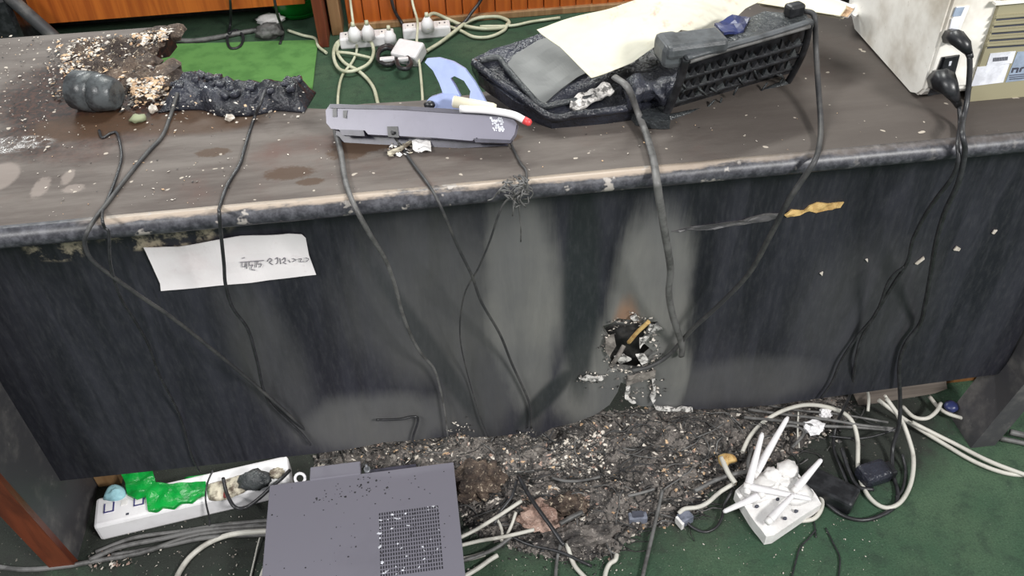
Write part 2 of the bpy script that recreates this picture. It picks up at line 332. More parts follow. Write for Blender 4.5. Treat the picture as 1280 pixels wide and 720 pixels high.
# ------------------------------------------------------------------ burnt desk
XL, XR, ZB = -.732, 1.034, .137
desk = thing('burnt_desk', 'long soot-blackened office desk seen from its panel side', 'desk')
def D2(x, y): p = Z(x, y, DZ); return (p.x, p.y)
notch = [D2(*q) for q in ((206, 33), (216, 40), (206, 52), (182, 57), (176, 66), (180, 78), (206, 84), (214, 92), (206, 104), (192, 116))]
notch = [(a, b) for a, b in notch] + [(-.385, .205), (-.36, .185), (-.30, .175), (-.22, .16), (-.16, .145), (-.10, .15), (-.02, .145), (.06, .15), (.12, .165), (.2, .19), (.34, .21), (.42, .24), (.43, .33), (.42, .47)]
out = [(-.80, DF+.006), (1.09, DF+.006), (1.09, .47)] + notch[::-1] + [(-.80, .485)]
slab('desktop', [Vector((a, b, DZ)) for a, b in out], (0, 0, -.028), MT['desktop'], desk)
bm = bmesh.new(); prof = []
for k in range(9):
    a = math.pi/2+math.pi*k/8; prof.append((DF+.008+.014*math.cos(a)*1.3, DZ-.0145+.0155*math.sin(a)))
N = 60; rings = []
for i in range(N+1):
    x = -.80+1.89*i/N; j = .0012*noise.noise((x*14, 0, 0))
    rings.append([bm.verts.new((x, y+j, z)) for y, z in prof])
for i in range(N):
    for k in range(8): bm.faces.new((rings[i][k], rings[i][k+1], rings[i+1][k+1], rings[i+1][k])).smooth = True
    bm.faces.new((rings[i][8], rings[i][0], rings[i+1][0], rings[i+1][8]))
bm.faces.new(rings[0]); bm.faces.new(rings[-1])
o = fin(bm, 'edge_moulding', MT['nosing'], desk); o['label'] = 'rounded front edge moulding with worn pale top line'
# modesty panel with burnt bottom edge and hole
def W(x, y): return Y(x, y, PB)
bot = [W(*q) for q in ((395, 567), (440, 561), (480, 553), (520, 550), (560, 546), (575, 540), (590, 547), (625, 545), (655, 541), (668, 548), (690, 535), (720, 528), (745, 518), (762, 506), (772, 490), (776, 478), (783, 480), (786, 500), (800, 508), (822, 508), (850, 512), (900, 511), (960, 507), (1010, 500))]
rim = [Vector((XL, PB, ZB+.0)), ] + bot + [Vector((XR, PB, ZB+.004)), Vector((XR, PB, DZ-.03)), Vector((XL, PB, DZ-.03))]
hole = [W(*q) for q in ((752, 408), (765, 404), (772, 398), (790, 400), (800, 404), (822, 402), (826, 410), (812, 418), (806, 430), (818, 440), (806, 450), (816, 462), (800, 466), (775, 463), (758, 465), (764, 450), (758, 440), (762, 425), (756, 416))]
slab('modesty_panel', rim, (0, .016, 0), MT['panel'], desk, holes=[hole])
# splinters and peeled flakes
def shard(name, pts, v, th, m, par, label=None):
    o = slab(name, [Y(x, y, v) for x, y in pts], (0, th, 0), m, par, cuts=2, amp=.004, fr=90)
    if label: o['label'] = label
    return o
shard('wood_scar', [(980, 268), (990, 263), (1005, 264), (1012, 258), (1022, 254), (1040, 255), (1055, 253), (1050, 259), (1040, 262), (1020, 266), (1012, 264), (1000, 269), (984, 272)], -.003, .003, MT['gold'], desk, 'bare yellow wood scar')
shard('wood_scar', [(840, 290), (870, 283), (920, 277), (955, 268), (976, 266), (970, 274), (930, 281), (880, 288)], -.002, .002, MT['leg'], desk, 'pale scratched streak')
for P_ in ([(724, 474), (735, 470), (745, 472), (758, 472), (752, 476), (740, 477)], [(785, 472), (800, 468), (820, 464), (818, 472), (806, 475), (792, 480), (783, 482)], [(783, 486), (788, 484), (786, 498), (795, 503), (790, 505), (781, 498)], [(815, 475), (819, 474), (820, 500), (816, 504), (813, 498), (817, 490)],
           [(788, 398), (795, 393), (799, 401), (792, 402)], [(812, 405), (828, 411), (818, 417), (810, 412)], [(757, 425), (768, 420), (770, 432), (762, 446), (757, 440)], [(800, 424), (812, 420), (806, 430), (800, 436)], [(818, 508), (840, 511), (866, 511), (866, 515), (838, 514), (820, 512)], [(795, 445), (806, 444), (812, 452), (802, 456)], [(768, 448), (780, 444), (790, 450), (776, 456)]):
    shard('splinter', P_, -.008, .004, MT['ashg'] if len(P_) % 2 else MT['ashsh'], desk)
o = tube('splinter', [Y(786, 428, .004), Y(797, 415, -.006), Y(811, 402, -.012)], .004, MT['gold'], desk, sides=6); o['label'] = 'yellow raw wood splinter in the hole'
tube('splinter', [Y(764, 458, .0), Y(772, 446, -.008), Y(780, 432, 0.004)], .004, MT['ashg'], desk, sides=6)
bm = bmesh.new()
for i in range(420):
    a_ = random.uniform(0, 6.28); rr = random.gauss(1, .12); x = 789+34*rr*math.cos(a_)*.95; y = 433+33*rr*math.sin(a_)
    if i > 220: x, y = random.choice(((740, 473), (803, 472), (817, 487), (785, 494), (660, 544), (575, 536)))[0:2]; x += random.gauss(0, 9); y += random.gauss(0, 5)
    chip_bm(bm, Y(x, y, -.004), random.uniform(.0008, .0034), random.choices((0, 1, 2), (4, 3, 3))[0])
o = fin(bm, 'flakes_and_glints', [MT['ashw'], MT['ashg'], MT['chark']], desk); o['kind'] = 'stuff'  # white chips also stand in for glints round the hole
# dark lump filling the hole
blob('dark_core', Y(788, 432, .05), (.06, .024, .062), MT['chark'], desk, .5, 2.5, 3, 4)
# legs with red-brown front edge
def prism_x(name, prof, x0, x1, m, par):
    return slab(name, [Vector((x0, y, z)) for y, z in prof], (x1-x0, 0, 0), m, par)
l = prism_x('leg', [(-.076, 0), (.40, 0), (.40, .72), (-.08, .72), (-.115, .40), (-.116, .32)], -.724, -.764, MT['leg'], desk)
prism_x('edge_band', [(-.077, 0), (-.117, .32), (-.116, .40), (-.081, .72), (-.092, .72), (-.128, .40), (-.129, .32), (-.090, 0)], -.722, -.766, MT['redwood'], l)
bm = bmesh.new(); LV = []
for z, xa, ya in ((0, .985, -.062), (.02, .99, -.062), (.17, 1.036, -.055), (.30, 1.055, -.05), (.72, 1.06, -.05)):
    LV.append([bm.verts.new(p) for p in ((xa, ya, z), (xa+.05, ya, z), (xa+.05, ya+.09, z), (xa, ya+.09, z))])
for i in range(4):
    for k in range(4): bm.faces.new((LV[i][k], LV[i][(k+1) % 4], LV[i+1][(k+1) % 4], LV[i+1][k]))
bm.faces.new(LV[0]); bm.faces.new(LV[-1]); fin(bm, 'leg', MT['leg'], desk)
box('leg', (1.10, .25, .36), (.03, .34, .72), MT['leg'], desk, bev=.001)
slab('stretcher', [Y(x, y, .07) for x, y in ((1064, 486), (1120, 478), (1182, 470), (1184, 486), (1168, 492), (1120, 500), (1074, 508))], (0, .02, 0), MT['greyply'], desk)
box('inner_rail', (-.700, .10, .20), (.045, .03, .40), MT['tan'], desk, bev=.002)
box('inner_rail', (1.045, .12, .14), (.08, .03, .28), MT['tanorange'], desk, bev=.002)
# burnt crumbling rim of the desktop
bm = bmesh.new()
rimc = [(216, 40), (200, 44), (183, 50), (176, 66), (182, 80), (208, 88), (212, 96), (200, 110), (190, 122)]
for i, (x, y) in enumerate(rimc):
    c = Z(x, y, DZ-.004)
    r = bmesh.ops.create_icosphere(bm, subdivisions=2, radius=1)
    for v in r['verts']:
        k = 1+.6*noise.noise(v.co*2+Vector((i*3, 0, 0))); v.co = c+Vector((v.co.x*.024*k, v.co.y*.022*k, v.co.z*.013*k))
o = fin(bm, 'burnt_rim', MT['ashpale'], desk); o['label'] = 'crumbling charred chipboard rim'

# ------------------------------------------------------------------ furniture behind
BY = 2.05
bd = thing('wooden_desk', 'orange wooden desk behind, its panel raised above the floor', 'desk')
zt = Y(60, 22, BY).z; zt2 = Y(390, 12, BY).z; zb = (zt+zt2)/2
xl_ = Y(14, 12, BY).x
box('front_panel', ((xl_-.41)/2, BY+.01, zb+.25), (-.41-xl_, .02, .5), MT['orange'], bd, bev=.002)
box('desk_top', ((xl_-.41)/2, BY+.3, zb+.52), (-.38-xl_, .75, .03), MT['orange'], bd, bev=.003)
box('back_panel', ((xl_-.41)/2, BY+.62, zb/2+.25), (-.41-xl_, .02, zb+.5), MT['redwood'], bd, bev=.002)
box('under_desk_shade', ((xl_-.41)/2, BY+.24, .09), (-.43-xl_, .02, .18), MT['chark'], bd, bev=.002)  # dark board added to stand in for the shade under this desk
pf = Z(405, 66, 0)
l = box('leg', (pf.x, BY-.03, (zb+.5)/2), (.034, .20, zb+.5), MT['redwood'], bd, bev=.003)
box('leg', (xl_-.012, BY+.2, (zb+.5)/2), (.03, .5, zb+.5), MT['redwood'], bd, bev=.003)
bc = thing('wooden_counter', 'orange wooden counter of upright boards behind the power strips', 'counter')
x0 = Z(436, 38, 0).x; bmd = None
k = 0; x = x0
while x < 1.75:
    if bmd is None:
        bo = box('board', (0, 0, 0), (.0575, .018, .9), MT['orange'], bc, bev=.003); bmd = bo.data
    else:
        bo = bpy.data.objects.new('board', bmd); COL.objects.link(bo); bo.parent = bc
    bo.location = (x+.03, BY+.009+.0015*((k*7) % 3), .47); x += .06; k += 1
box('backing', ((x0+x)/2, BY+.03, .46), (x-x0, .02, .92), MT['redwood'], bc)
box('plinth', ((x0+x)/2, BY+.012, .012), (x-x0, .05, .024), MT['tan'], bc, bev=.003)
box('side_post', (pf.x+.045, BY+.02, .46), (.04, .12, .92), MT['tan'], bc, bev=.003)
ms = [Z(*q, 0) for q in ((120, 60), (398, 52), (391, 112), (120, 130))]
o = slab('floor_patch', [Vector((p.x, p.y, .001)) for p in ms], (0, 0, .006), MT['patch'], cuts=3, amp=.002, fr=8)  # thin lighter green slab laid over part of the carpet
tag(o, 'light green patch on the floor seen through the burnt desktop', 'patch')
bm = bmesh.new(); c = Z(372, 27, 0.0); c.y += .08; prof = [(.0, .004), (.075, .004), (.085, .02), (.11, .085), (.118, .088), (.113, .08), (.082, .014), (0, .01)]
rg = [[bm.verts.new((c.x+r*math.cos(a), c.y+r*math.sin(a), z)) for a in [2*math.pi*q/28 for q in range(28)]] for r, z in prof[1:-1]]
for i in range(len(rg)-1):
    for q in range(28): bm.faces.new((rg[i][q], rg[i][(q+1) % 28], rg[i+1][(q+1) % 28], rg[i+1][q])).smooth = True
bm.faces.new(rg[0]); bm.faces.new(rg[-1])
tag(fin(bm, 'plastic_bowl', MT['gbowl']), 'bright green plastic bowl under the orange desk', 'bowl')
o = blob('crumpled_paper', Z(338, 24, .02), (.05, .03, .02), MT['dullwhite'], None, .4, 3, 3, 8); tag(o, 'small whitish crumpled scrap beside the green bowl', 'scrap')
st = thing('metal_frame', 'dark metal frame with a slanting tube behind the far left desk corner', 'frame')
f0, f1 = Y(72, 50, 1.93), Y(2, -12, 1.93)
tube('slanting_tube', [f0, (f0+f1)/2, f1], .022, MT['leg'], st)
q0 = Y(10, 46, 1.98)
tube('upright_tube', [q0, q0.lerp(f1, .5), f1+Vector((-.05, .03, .02))], .02, MT['blackp'], st)
fz = f1.z+.0
box('dark_block', Vector((f1.x-.16, f1.y+.12, fz/2)), (.34, .30, fz), MT['blackp'], st, bev=.03)
# cables hanging behind
BYc = BY-.02
cable('hanging_wire', [(284, -30, None, BYc), (288, 5, None, BYc), (288, 30, .02), (284, 48, .01), (288, 60, .01), (300, 58, .01), (304, 46, .01), (296, 38, .012), (286, 42, .02)], .005, MT['black'], 'black wire hanging over the orange desk, coiled on the green patch edge', 'wire')
cable('hanging_wire', [(338, -30, None, BYc-.1), (346, 15, None, BYc-.1), (354, 40, .01), (350, 55, .01)], .005, MT['black'], 'black wire hanging in front of the green bowl', 'wire')
cable('hanging_wire', [(484, -30, None, BYc), (492, 10, None, BYc), (503, 30, None, BYc), (506, 42, .02)], .006, MT['black'], 'black wire hanging to the middle white plug on the far power strip', 'wire')
cable('hanging_wire', [(612, -20, None, BYc), (600, 2, None, BYc), (590, 15, None, BYc-.02), (578, 30, .02), (562, 36, .01)], .006, MT['black'], 'dark wire hanging on the orange counter right of the power strips', 'wire')
cable('floor_cable', [(210, 49, .02), (240, 51, .01), (275, 46, .01), (305, 40, .01), (330, 36, .01)], .009, MT['grycable'], 'thick grey cable crossing the dark floor under the orange desk')
blob_o = blob('cable_joint', Z(336, 39, .025), (.05, .03, .03), MT['grycable'], None, .4, 3, 3, 3); tag(blob_o, 'grey dusty lump where the grey floor cable ends', 'lump')
cable('floor_cable', [(360, 38, .01), (378, 44, .01), (394, 48, .01), (398, 58, .01), (408, 66, .01)], 0.0053, MT['crcable'], 'thin pale cable running to the foot of the brown post')
cable('white_cable', [(434, -30, None, BYc), (439, 10, None, BYc), (443, 40, .03), (446, 62, .01), (440, 78, .01), (428, 94, .01), (423, 115, .01), (422, 140, .01)], 0.0046, MT['crcable'], 'cream cable hanging in front of the left far power strip')
cable('white_cable', [(473, 132, .01), (466, 108, .01), (450, 90, .012), (430, 78, .012), (421, 62, .015), (430, 49, .02), (448, 44, .03), (462, 50, .03), (467, 65, .025), (460, 80, .02), (440, 89, .022), (424, 86, .02), (417, 70, .02), (421, 54, .02), (436, 46, .02)], 0.0059, MT['crcable'], 'cream cable looped twice on the carpet left of the far power strips')
cable('white_cable', [(421, 65, .018), (440, 67, .018), (466, 73, .015)], 0.0053, MT['crcable'], 'short cream cable crossing the cable loops')
cable('white_cable', [(510, -30, None, BYc), (516, 5, None, BYc), (522, 28, None, BYc-.1), (521, 55, .05), (525, 85, .01), (528, 120, .01), (528, 140, .01)], 0.0046, MT['crcable'], 'cream cable hanging straight down between the two far power strips')
cable('white_cable', [(535, 38, .05), (535, 22, .06), (543, 17, .05), (560, 24, .02), (580, 32, .015), (606, 36, .012), (630, 34, .012), (636, 27, .012), (622, 21, .012), (600, 22, .015), (583, 28, .02), (570, 38, .018), (552, 52, .012), (533, 64, .012)], 0.0066, MT['crcable'], 'cream cable from the right far plug looping over the carpet')
cable('white_cable', [(552, 30, .02), (575, 38, .01), (592, 46, .01), (612, 46, .01), (630, 38, .01), (634, 30, .01)], 0.0059, MT['crcable'], 'cream cable forming the lower curve of the right loop')
cable('white_cable', [(600, 33, .01), (640, 32, .01), (665, 27, .01), (700, 22, .01)], 0.0053, MT['crcable'], 'cream cable running right under the cream paper')
def pstrip(c, L, label, n, grp):
    t = thing('power_strip', label, 'power strip', grp)
    box('body', c+Vector((0, 0, .02)), (L, .06, .04), MT['white'], t, bev=.006)
    for i in range(n):
        q = box('socket', c+Vector((-L/2+L*(i+.5)/n, -.002, .041)), (.036, .036, .004), MT['dullwhite'], t, bev=.001)
        for s in (-1, 1): box('pin_hole', c+Vector((-L/2+L*(i+.5)/n+s*.009, -.002, .0435)), (.005, .008, .001), MT['dark'], q)
    return t
c1 = Z(460, 55, 0); c2 = Z(534, 44, 0)
pstrip(c1, .19, 'white power strip against the counter, left one of two', 3, 'far power strips')
pstrip(c2, .17, 'white power strip against the counter, right one of two', 3, 'far power strips')
def plug(x, y, z, label, grp='plugs in the far power strips'):
    c = Z(x, y, z); t = thing('plug', label, 'plug', grp)
    bm = bmesh.new(); tube_bm(bm, [c, c+Vector((0, 0, .03)), c+Vector((0, 0, .05))], [.024, .022, .009], 10); fin(bm, 'plug_body', MT['white'], t)
    bm = bmesh.new(); tube_bm(bm, [c+Vector((0, 0, .05)), c+Vector((0, .004, .065))], [.008, .006], 8); fin(bm, 'cord_grip', MT['crcable'], t)
plug(444, 50, .04, 'leftmost white plug in the left far power strip'); plug(461, 48, .04, 'second white plug in the left far power strip'); plug(535, 38, .04, 'white plug standing in the right far power strip')
plug(488, 54, .005, 'white plug standing loose between the two far power strips')
t = thing('plug_adapter', 'crooked white plug adapter lying before the right far power strip', 'adapter')
c = Z(511, 66, .03); R = Matrix.Rotation(-.55, 3, 'Z') @ Matrix.Rotation(.35, 3, 'X')
box('adapter_body', c, (.10, .075, .05), MT['white'], t, bev=.008, rot=R)
for s in (-1, 1): box('pin', c+R @ Vector((s*.02, -.045, 0)), (.006, .02, .006), MT['steel'], t, rot=R)
cp = [(472, 66), (476, 60), (486, 57), (496, 62), (497, 72), (490, 80), (480, 80), (473, 74), (474, 65), (485, 60), (500, 66), (510, 72), (514, 80), (508, 86), (499, 84), (496, 76)]
cable('coiled_cord', [(a, b, .012+.002*i) for i, (a, b) in enumerate(cp)], .008, MT['black'], 'glossy black cord coiled beside the white plug adapter', 'cord')
o = box('label_tab', Z(484, 74, .03), (.05, .02, .012), MT['white'], None, bev=.003); tag(o, 'small white tab on the black coiled cord', 'tab')
o = box('label_tab', Z(504, 74, .04), (.035, .016, .012), MT['white'], None, bev=.003); tag(o, 'small white tab at the right end of the black coiled cord', 'tab')

# ------------------------------------------------------------------ things on the desk
# ash heap around the burnt corner
def hfield(name, poly, hfun, m, step, base, parent=None, label=None, cat=None):
    P = [Z(x, y, base) for x, y in poly]; xs = [p.x for p in P]; ys = [p.y for p in P]
    nx = int((max(xs)-min(xs))/step)+1; ny = int((max(ys)-min(ys))/step)+1
    pl = [(p.x, p.y) for p in P]; bm = bmesh.new(); V = {}
    def dist(x, y):
        d = 9
        for i in range(len(pl)):
            a = Vector(pl[i]); b = Vector(pl[(i+1) % len(pl)]); q = Vector((x, y)); t_ = max(0, min(1, (q-a).dot(b-a)/max(1e-9, (b-a).length_squared)))
            d = min(d, (q-(a+(b-a)*t_)).length)
        return d
    for i in range(nx+1):
        for j in range(ny+1):
            x = min(xs)+i*step; y = min(ys)+j*step
            if inpoly(x, y, pl):
                V[i, j] = bm.verts.new((x+random.uniform(-.3, .3)*step, y+random.uniform(-.3, .3)*step, base+hfun(x, y, dist(x, y))))
    for (i, j) in V:
        q = [(i, j), (i+1, j), (i+1, j+1), (i, j+1)]
        if all(k in V for k in q): bm.faces.new([V[k] for k in q])
    o = fin(bm, name, m, parent)
    if label: tag(o, label, cat, kind='stuff')
    return o
fb = lambda x, y, s: noise.fractal(Vector((x*s, y*s, s)), 1, 2, 5)
hfield('ash_pile', [(80, 60), (120, 48), (215, 38), (205, 56), (180, 70), (214, 96), (212, 128), (170, 130), (140, 118), (110, 96), (85, 92)],
       lambda x, y, d: min(d*.4, .010)*(1+1.5*fb(x, y, 34))-.005+max(0, fb(x, y, 70))*.006, MT['ashpale'], .0035, DZ, None, 'crumbly ash and burnt chipboard heaped on the desk corner', 'ash')
o = chips('ash_crumbs', [([(60, 50), (215, 38), (180, 70), (214, 96), (215, 130), (150, 140), (60, 120)], 1000, .0012, .0055, DZ+.004, (4, 3, 3, 3)),
      ([(90, 50), (130, 45), (110, 95), (70, 90)], 330, .001, .005, DZ+.006, (7, 2, 0, 4)), ([(160, 98), (210, 95), (195, 125), (165, 120)], 260, .002, .0055, DZ+.014, (6, 1, 0, 6)), ([(165, 42), (216, 34), (210, 50), (172, 58)], 150, .002, .006, DZ+.01, (6, 2, 0, 4)),
      ([(0, 45), (60, 45), (60, 190), (0, 190)], 160, .0008, .003, DZ+.002, (6, 2, 1, 1)), ([(20, 140), (320, 145), (300, 250), (60, 270)], 130, .0008, .0024, DZ+.001, (4, 2, 1, 2)),
      ([(320, 150), (1000, 130), (1180, 170), (400, 240)], 120, .0006, .002, DZ+.001, (4, 2, 1, 2)), ([(200, 95), (380, 115), (380, 150), (200, 150)], 90, .0015, .004, DZ+.02, (5, 2, 1, 1))],  # last group: white chips on the keyboard also stand in for its glints
      [MT['ashw'], MT['ashg'], MT['chark'], MT['ashtan']]); tag(o, 'white and tan ash crumbs strewn over the desk top, white glint chips on the keyboard', 'ash', kind='stuff')
cab = Z(178, 150, DZ+.003); o = blob('plaster_crumb', Z(172, 148, DZ+.005), (.012, .009, .006), MT['olivebit'], None, .4, 2, 2, 2); tag(o, 'pale olive crumb below the ash pile', 'crumb')
o = blob('plaster_crumb', Z(191, 136, DZ+.006), (.007, .006, .007), MT['ashw'], None, .5, 2, 2, 5, smooth=False); tag(o, 'square white crumb right of the pale olive crumb', 'crumb')
o = blob('plaster_crumb', Z(287, 147, DZ+.005), (.007, .005, .005), MT['ashw'], None, .5, 2, 2, 6, smooth=False); tag(o, 'white crumb below the middle of the melted keyboard', 'crumb')
# charred roll
t = thing('charred_roll', 'charred black roll lying in the ash on the desk corner', 'roll')
a = Z(94, 112, DZ+.028); b = Z(146, 118, DZ+.026)
bm = bmesh.new(); ax = (b-a)
tube_bm(bm, [a+ax*k for k in (0, .002, .3, .5, .505, .54, .545, .75, .98, 1)], [.026, .029, .030, .030, .027, .027, .029, .027, .022, .018], 20)
for v in bm.verts: v.co += Vector((0, 0, 1))*.0025*noise.noise(v.co*90)
fin(bm, 'roll_body', MT['sootdark'], t)
bm = bmesh.new(); tube_bm(bm, [a-ax*.015, a-ax*.04], [.012, .010], 16); fin(bm, 'core', MT['chark'], t)
# melted keyboard
kb = thing('melted_keyboard', 'melted glossy black keyboard at the rim of the burnt hole', 'keyboard')
k0 = Z(210, 128, DZ); k1 = Z(384, 136, DZ); ux = (k1-k0).normalized(); uy = Vector((-ux.y, ux.x, 0)); L = (k1-k0).length
bm = bmesh.new(); nx, ny = 60, 20; V = []
for i in range(nx+1):
    row = []
    for j in range(ny+1):
        u = i/nx; v = j/ny*2-1; wd = .045*(1+.25*noise.noise((u*5, 3, 0)))*(1-.35*u)
        top = .024*(1-abs(v)**4)*(1+.6*fb(u*6, v*1.2, 1.3))*min(1, 12*u, 12*(1-u))+.003
        row.append(bm.verts.new(k0+ux*u*L+uy*(v*wd+.012+.01*math.sin(u*9))+Vector((0, 0, top))))
    V.append(row)
for i in range(nx):
    for j in range(ny): bm.faces.new((V[i][j], V[i+1][j], V[i+1][j+1], V[i][j+1])).smooth = True
r = bmesh.ops.extrude_face_region(bm, geom=bm.faces[:])
for g in r['geom']:
    if isinstance(g, bmesh.types.BMVert): g.co.z = DZ+.0005
fin(bm, 'body', MT['melt'], kb)
kbm = bmesh.new(); cube_bm(kbm, (0, 0, 0), (.014, .014, .008), 0, .003); km = bpy.data.meshes.new('key'); kbm.to_mesh(km); kbm.free(); km.materials.append(MT['melt'])
for j in range(3):
    for i in range(13):
        if random.random() < .25: continue
        u = (i+.6)/14; q = bpy.data.objects.new('key', km); COL.objects.link(q); q.parent = kb
        q.location = k0+ux*u*L+uy*((j-1)*.021*(1-.3*u)+.014+.01*math.sin(u*9))+Vector((0, 0, .025+.008*fb(u*6, j*.8, 1.3)))
        q.rotation_euler = (random.uniform(-.5, .5), random.uniform(-.5, .5), random.uniform(-.4, .4)+math.atan2(ux.y, ux.x))
# grey device casing standing tilted
dv = thing('device_casing', 'lavender-grey plastic device casing propped on the desk below the cables', 'device')
p0 = Z(525, 176, DZ+.006); xd = (Z(640, 176, DZ)-Z(415, 166, DZ)).normalized(); nn = Vector((xd.y, -xd.x, 0)).normalized(); nrm = (nn*.78+Vector((0, 0, .62))).normalized()
def dvp(x, y, off=0.0): return RP(x, y, p0+nrm*(.022+off), nrm)
fo = [(407, 138), (412, 131), (422, 130), (500, 133), (560, 137), (625, 141), (640, 146), (646, 155), (643, 168), (638, 175), (600, 176), (596, 172), (590, 176), (540, 172), (460, 168), (456, 163), (425, 162), (414, 161), (408, 154)]
slab('casing', [dvp(*q) for q in fo], -nrm*.022, MT['greypl'], dv)
slab('top_rail', [dvp(*q, .003) for q in ((412, 130), (500, 132), (625, 140), (642, 146), (644, 150), (625, 145), (500, 137), (412, 135))], -nrm*.01, MT['greydk'], dv)
slab('back_shell', [dvp(*q, -.022) for q in ((420, 140), (635, 152), (634, 182), (560, 186), (430, 178), (420, 170))], -nrm*.02, MT['greydk'], dv)
for P_ in ([(424, 162), (454, 163), (456, 170), (428, 169)], [(592, 173), (640, 175), (638, 179), (594, 178)]): slab('foot', [dvp(*q, .002) for q in P_], -nrm*.012, MT['greydk'], dv)
for P_ in ([(484, 158), (497, 158), (499, 172), (485, 171)], [(416, 134), (421, 134), (421, 146), (416, 146)], [(429, 138), (434, 138), (433, 148), (429, 147)]): slab('port', [dvp(*q, .0015) for q in P_], -nrm*.006, MT['blackp'], dv)
bm = bmesh.new()
for i in range(46):
    x = random.uniform(613, 630); y = random.uniform(147, 166); s = random.uniform(1.0, 2.2); vs = [dvp(x+s*math.cos(a)*(.6 if i % 2 else 1), y+s*math.sin(a), .0008) for a in (0, 1.3, 2.5, 3.8, 5)]
    bm.faces.new([bm.verts.new(v) for v in vs])
r = bmesh.ops.extrude_face_region(bm, geom=bm.faces[:])
for g in r['geom']:
    if isinstance(g, bmesh.types.BMVert): g.co -= nrm*.001
o = fin(bm, 'sticker', MT['labelw'], dv); o['label'] = 'flaked white sticker'
o = chips('scorched_flakes', [([(484, 172), (540, 176), (535, 190), (485, 196)], 60, .002, .006, DZ+.003, (4, 3, 1))], [MT['dullwhite'], MT['scorch'], MT['ashg']]); tag(o, 'pale scorched flakes fallen under the grey device casing', 'flakes', kind='stuff')
shp = slab('foil_scrap', [Z(*q, DZ+.006) for q in ((515, 176), (538, 175), (539, 188), (527, 190), (516, 187))], (0, 0, .0015), MT['dullwhite'], None, cuts=3, amp=.006, fr=90); tag(shp, 'whitish film scrap hanging below the grey device casing', 'scrap')
tag(slab('foil_scrap', [Z(*q, DZ+.004) for q in ((484, 190), (500, 184), (518, 174), (522, 176), (502, 188), (486, 196))], (0, 0, .002), MT['scorch'], None, cuts=2, amp=.003, fr=90), 'narrow cream strip of scorched film below the grey device casing', 'scrap')
# pale blue holder
bh = thing('plastic_holder', 'pale blue plastic holder with an open loop behind the grey device casing', 'holder')
c0 = Z(575, 135, DZ+.03); nb = Vector((-.12, -.9, .42)).normalized()
def bp(x, y, off=0): return RP(x, y, c0+nb*off, nb)
slab('loop', [bp(*q) for q in ((531, 78), (534, 73), (548, 72), (566, 77), (581, 86), (593, 102), (601, 116), (608, 129), (586, 128), (588, 114), (580, 101), (568, 95), (563, 98), (569, 108), (575, 120), (574, 128), (552, 128), (554, 118), (549, 104), (541, 88))], -nb*.022, MT['blue'], bh)
slab('foot_tray', [bp(*q, .006) for q in ((530, 130), (537, 122), (552, 117), (570, 118), (578, 127), (604, 128), (606, 134), (570, 138), (535, 134))], -nb*.03, MT['blue'], bh)
blob('knob', bp(537, 131, .012), (.008, .006, .006), MT['blackp'], bh, .1)
# pens
pn = thing('marker_pen', 'cream marker barrel lying across the pale blue holder', 'pen')
a = bp(567, 127, .028); b = bp(620, 136, .03)
bm = bmesh.new(); tube_bm(bm, [a, a+(b-a)*.92, b], [.0085, .0075, .006], 10); fin(bm, 'barrel', MT['cream'], pn, True)
bm = bmesh.new(); tube_bm(bm, [a-(b-a)*.03, a], [.006, .0085], 10); fin(bm, 'end_cap', MT['white'], pn, True)
pn = thing('marker_pen', 'white pen with a red tip on top of the grey device casing', 'pen')
a, b = dvp(575, 136, .008), dvp(655, 150, .012)
q = catmull([a, dvp(610, 138, .010), dvp(640, 143, .012), b], 5); bm = bmesh.new(); tube_bm(bm, q, .005, 10); fin(bm, 'barrel', MT['white'], pn, True)
dd = (q[-1]-q[-2]).normalized(); bm = bmesh.new(); tube_bm(bm, [b, b+dd*.008, b+dd*.011], [.0055, .0052, .003], 10); fin(bm, 'red_tip', MT['red'], pn, True)

# burnt monitor lying on its back
mo = thing('burnt_monitor', 'burnt black monitor with dull grey screen lying on the desk', 'monitor')
mp = Z(690, 150, DZ+.018); mn = Vector((-.02, -.34, .94)).normalized()
def mp_(x, y, off=0.0): return RP(x, y, mp+mn*off, mn)
slab('casing', [mp_(*q) for q in ((589, 76), (612, 62), (640, 55), (676, 41), (780, 30), (860, 70), (846, 118), (800, 136), (760, 143), (690, 150), (640, 125), (598, 92))], -mn*.024, MT['melt'], mo, cuts=3, amp=.004, fr=40)
slab('screen', [mp_(*q, .004) for q in ((634, 82), (641, 70), (672, 50), (690, 45), (738, 88), (722, 96), (700, 112), (678, 131), (660, 112))], -mn*.004, MT['screen'], mo, cuts=3, amp=.002, fr=25)
tube('bezel', [mp_(*q, .004) for q in ((592, 78), (620, 100), (650, 120), (688, 146), (720, 143), (765, 138), (800, 132))], .006, MT['melt'], mo)
tube('bezel', [mp_(*q, .005) for q in ((600, 76), (622, 72), (632, 84), (660, 116), (678, 132), (705, 128), (740, 122))], .0045, MT['meltg'], mo)
slab('melted_film', [mp_(*q, .008) for q in ((714, 124), (728, 116), (752, 104), (762, 107), (768, 114), (756, 120), (745, 126), (724, 137), (712, 133))], -mn*.003, MT['ashsh'], mo, cuts=3, amp=.008, fr=80)
bm = bmesh.new(); ca, cb = Z(785, 112, DZ+.045), Z(842, 112, DZ+.04)
tube_bm(bm, [ca+(cb-ca)*k/10 for k in range(11)], [.022+.003*((i*5) % 3)-.0006*i for i in range(11)], 14, .7)
for v in bm.verts: v.co += Vector((1, 1, 1))*.012*noise.noise(v.co*38)
o = fin(bm, 'melted_neck', MT['melt'], mo, True)
slab('stand_plate', [Z(*q, DZ+.016) for q in ((780, 125), (835, 118), (838, 150), (815, 150), (795, 146))], (0, 0, -.014), MT['meltg'], mo, cuts=2, amp=.004, fr=40)
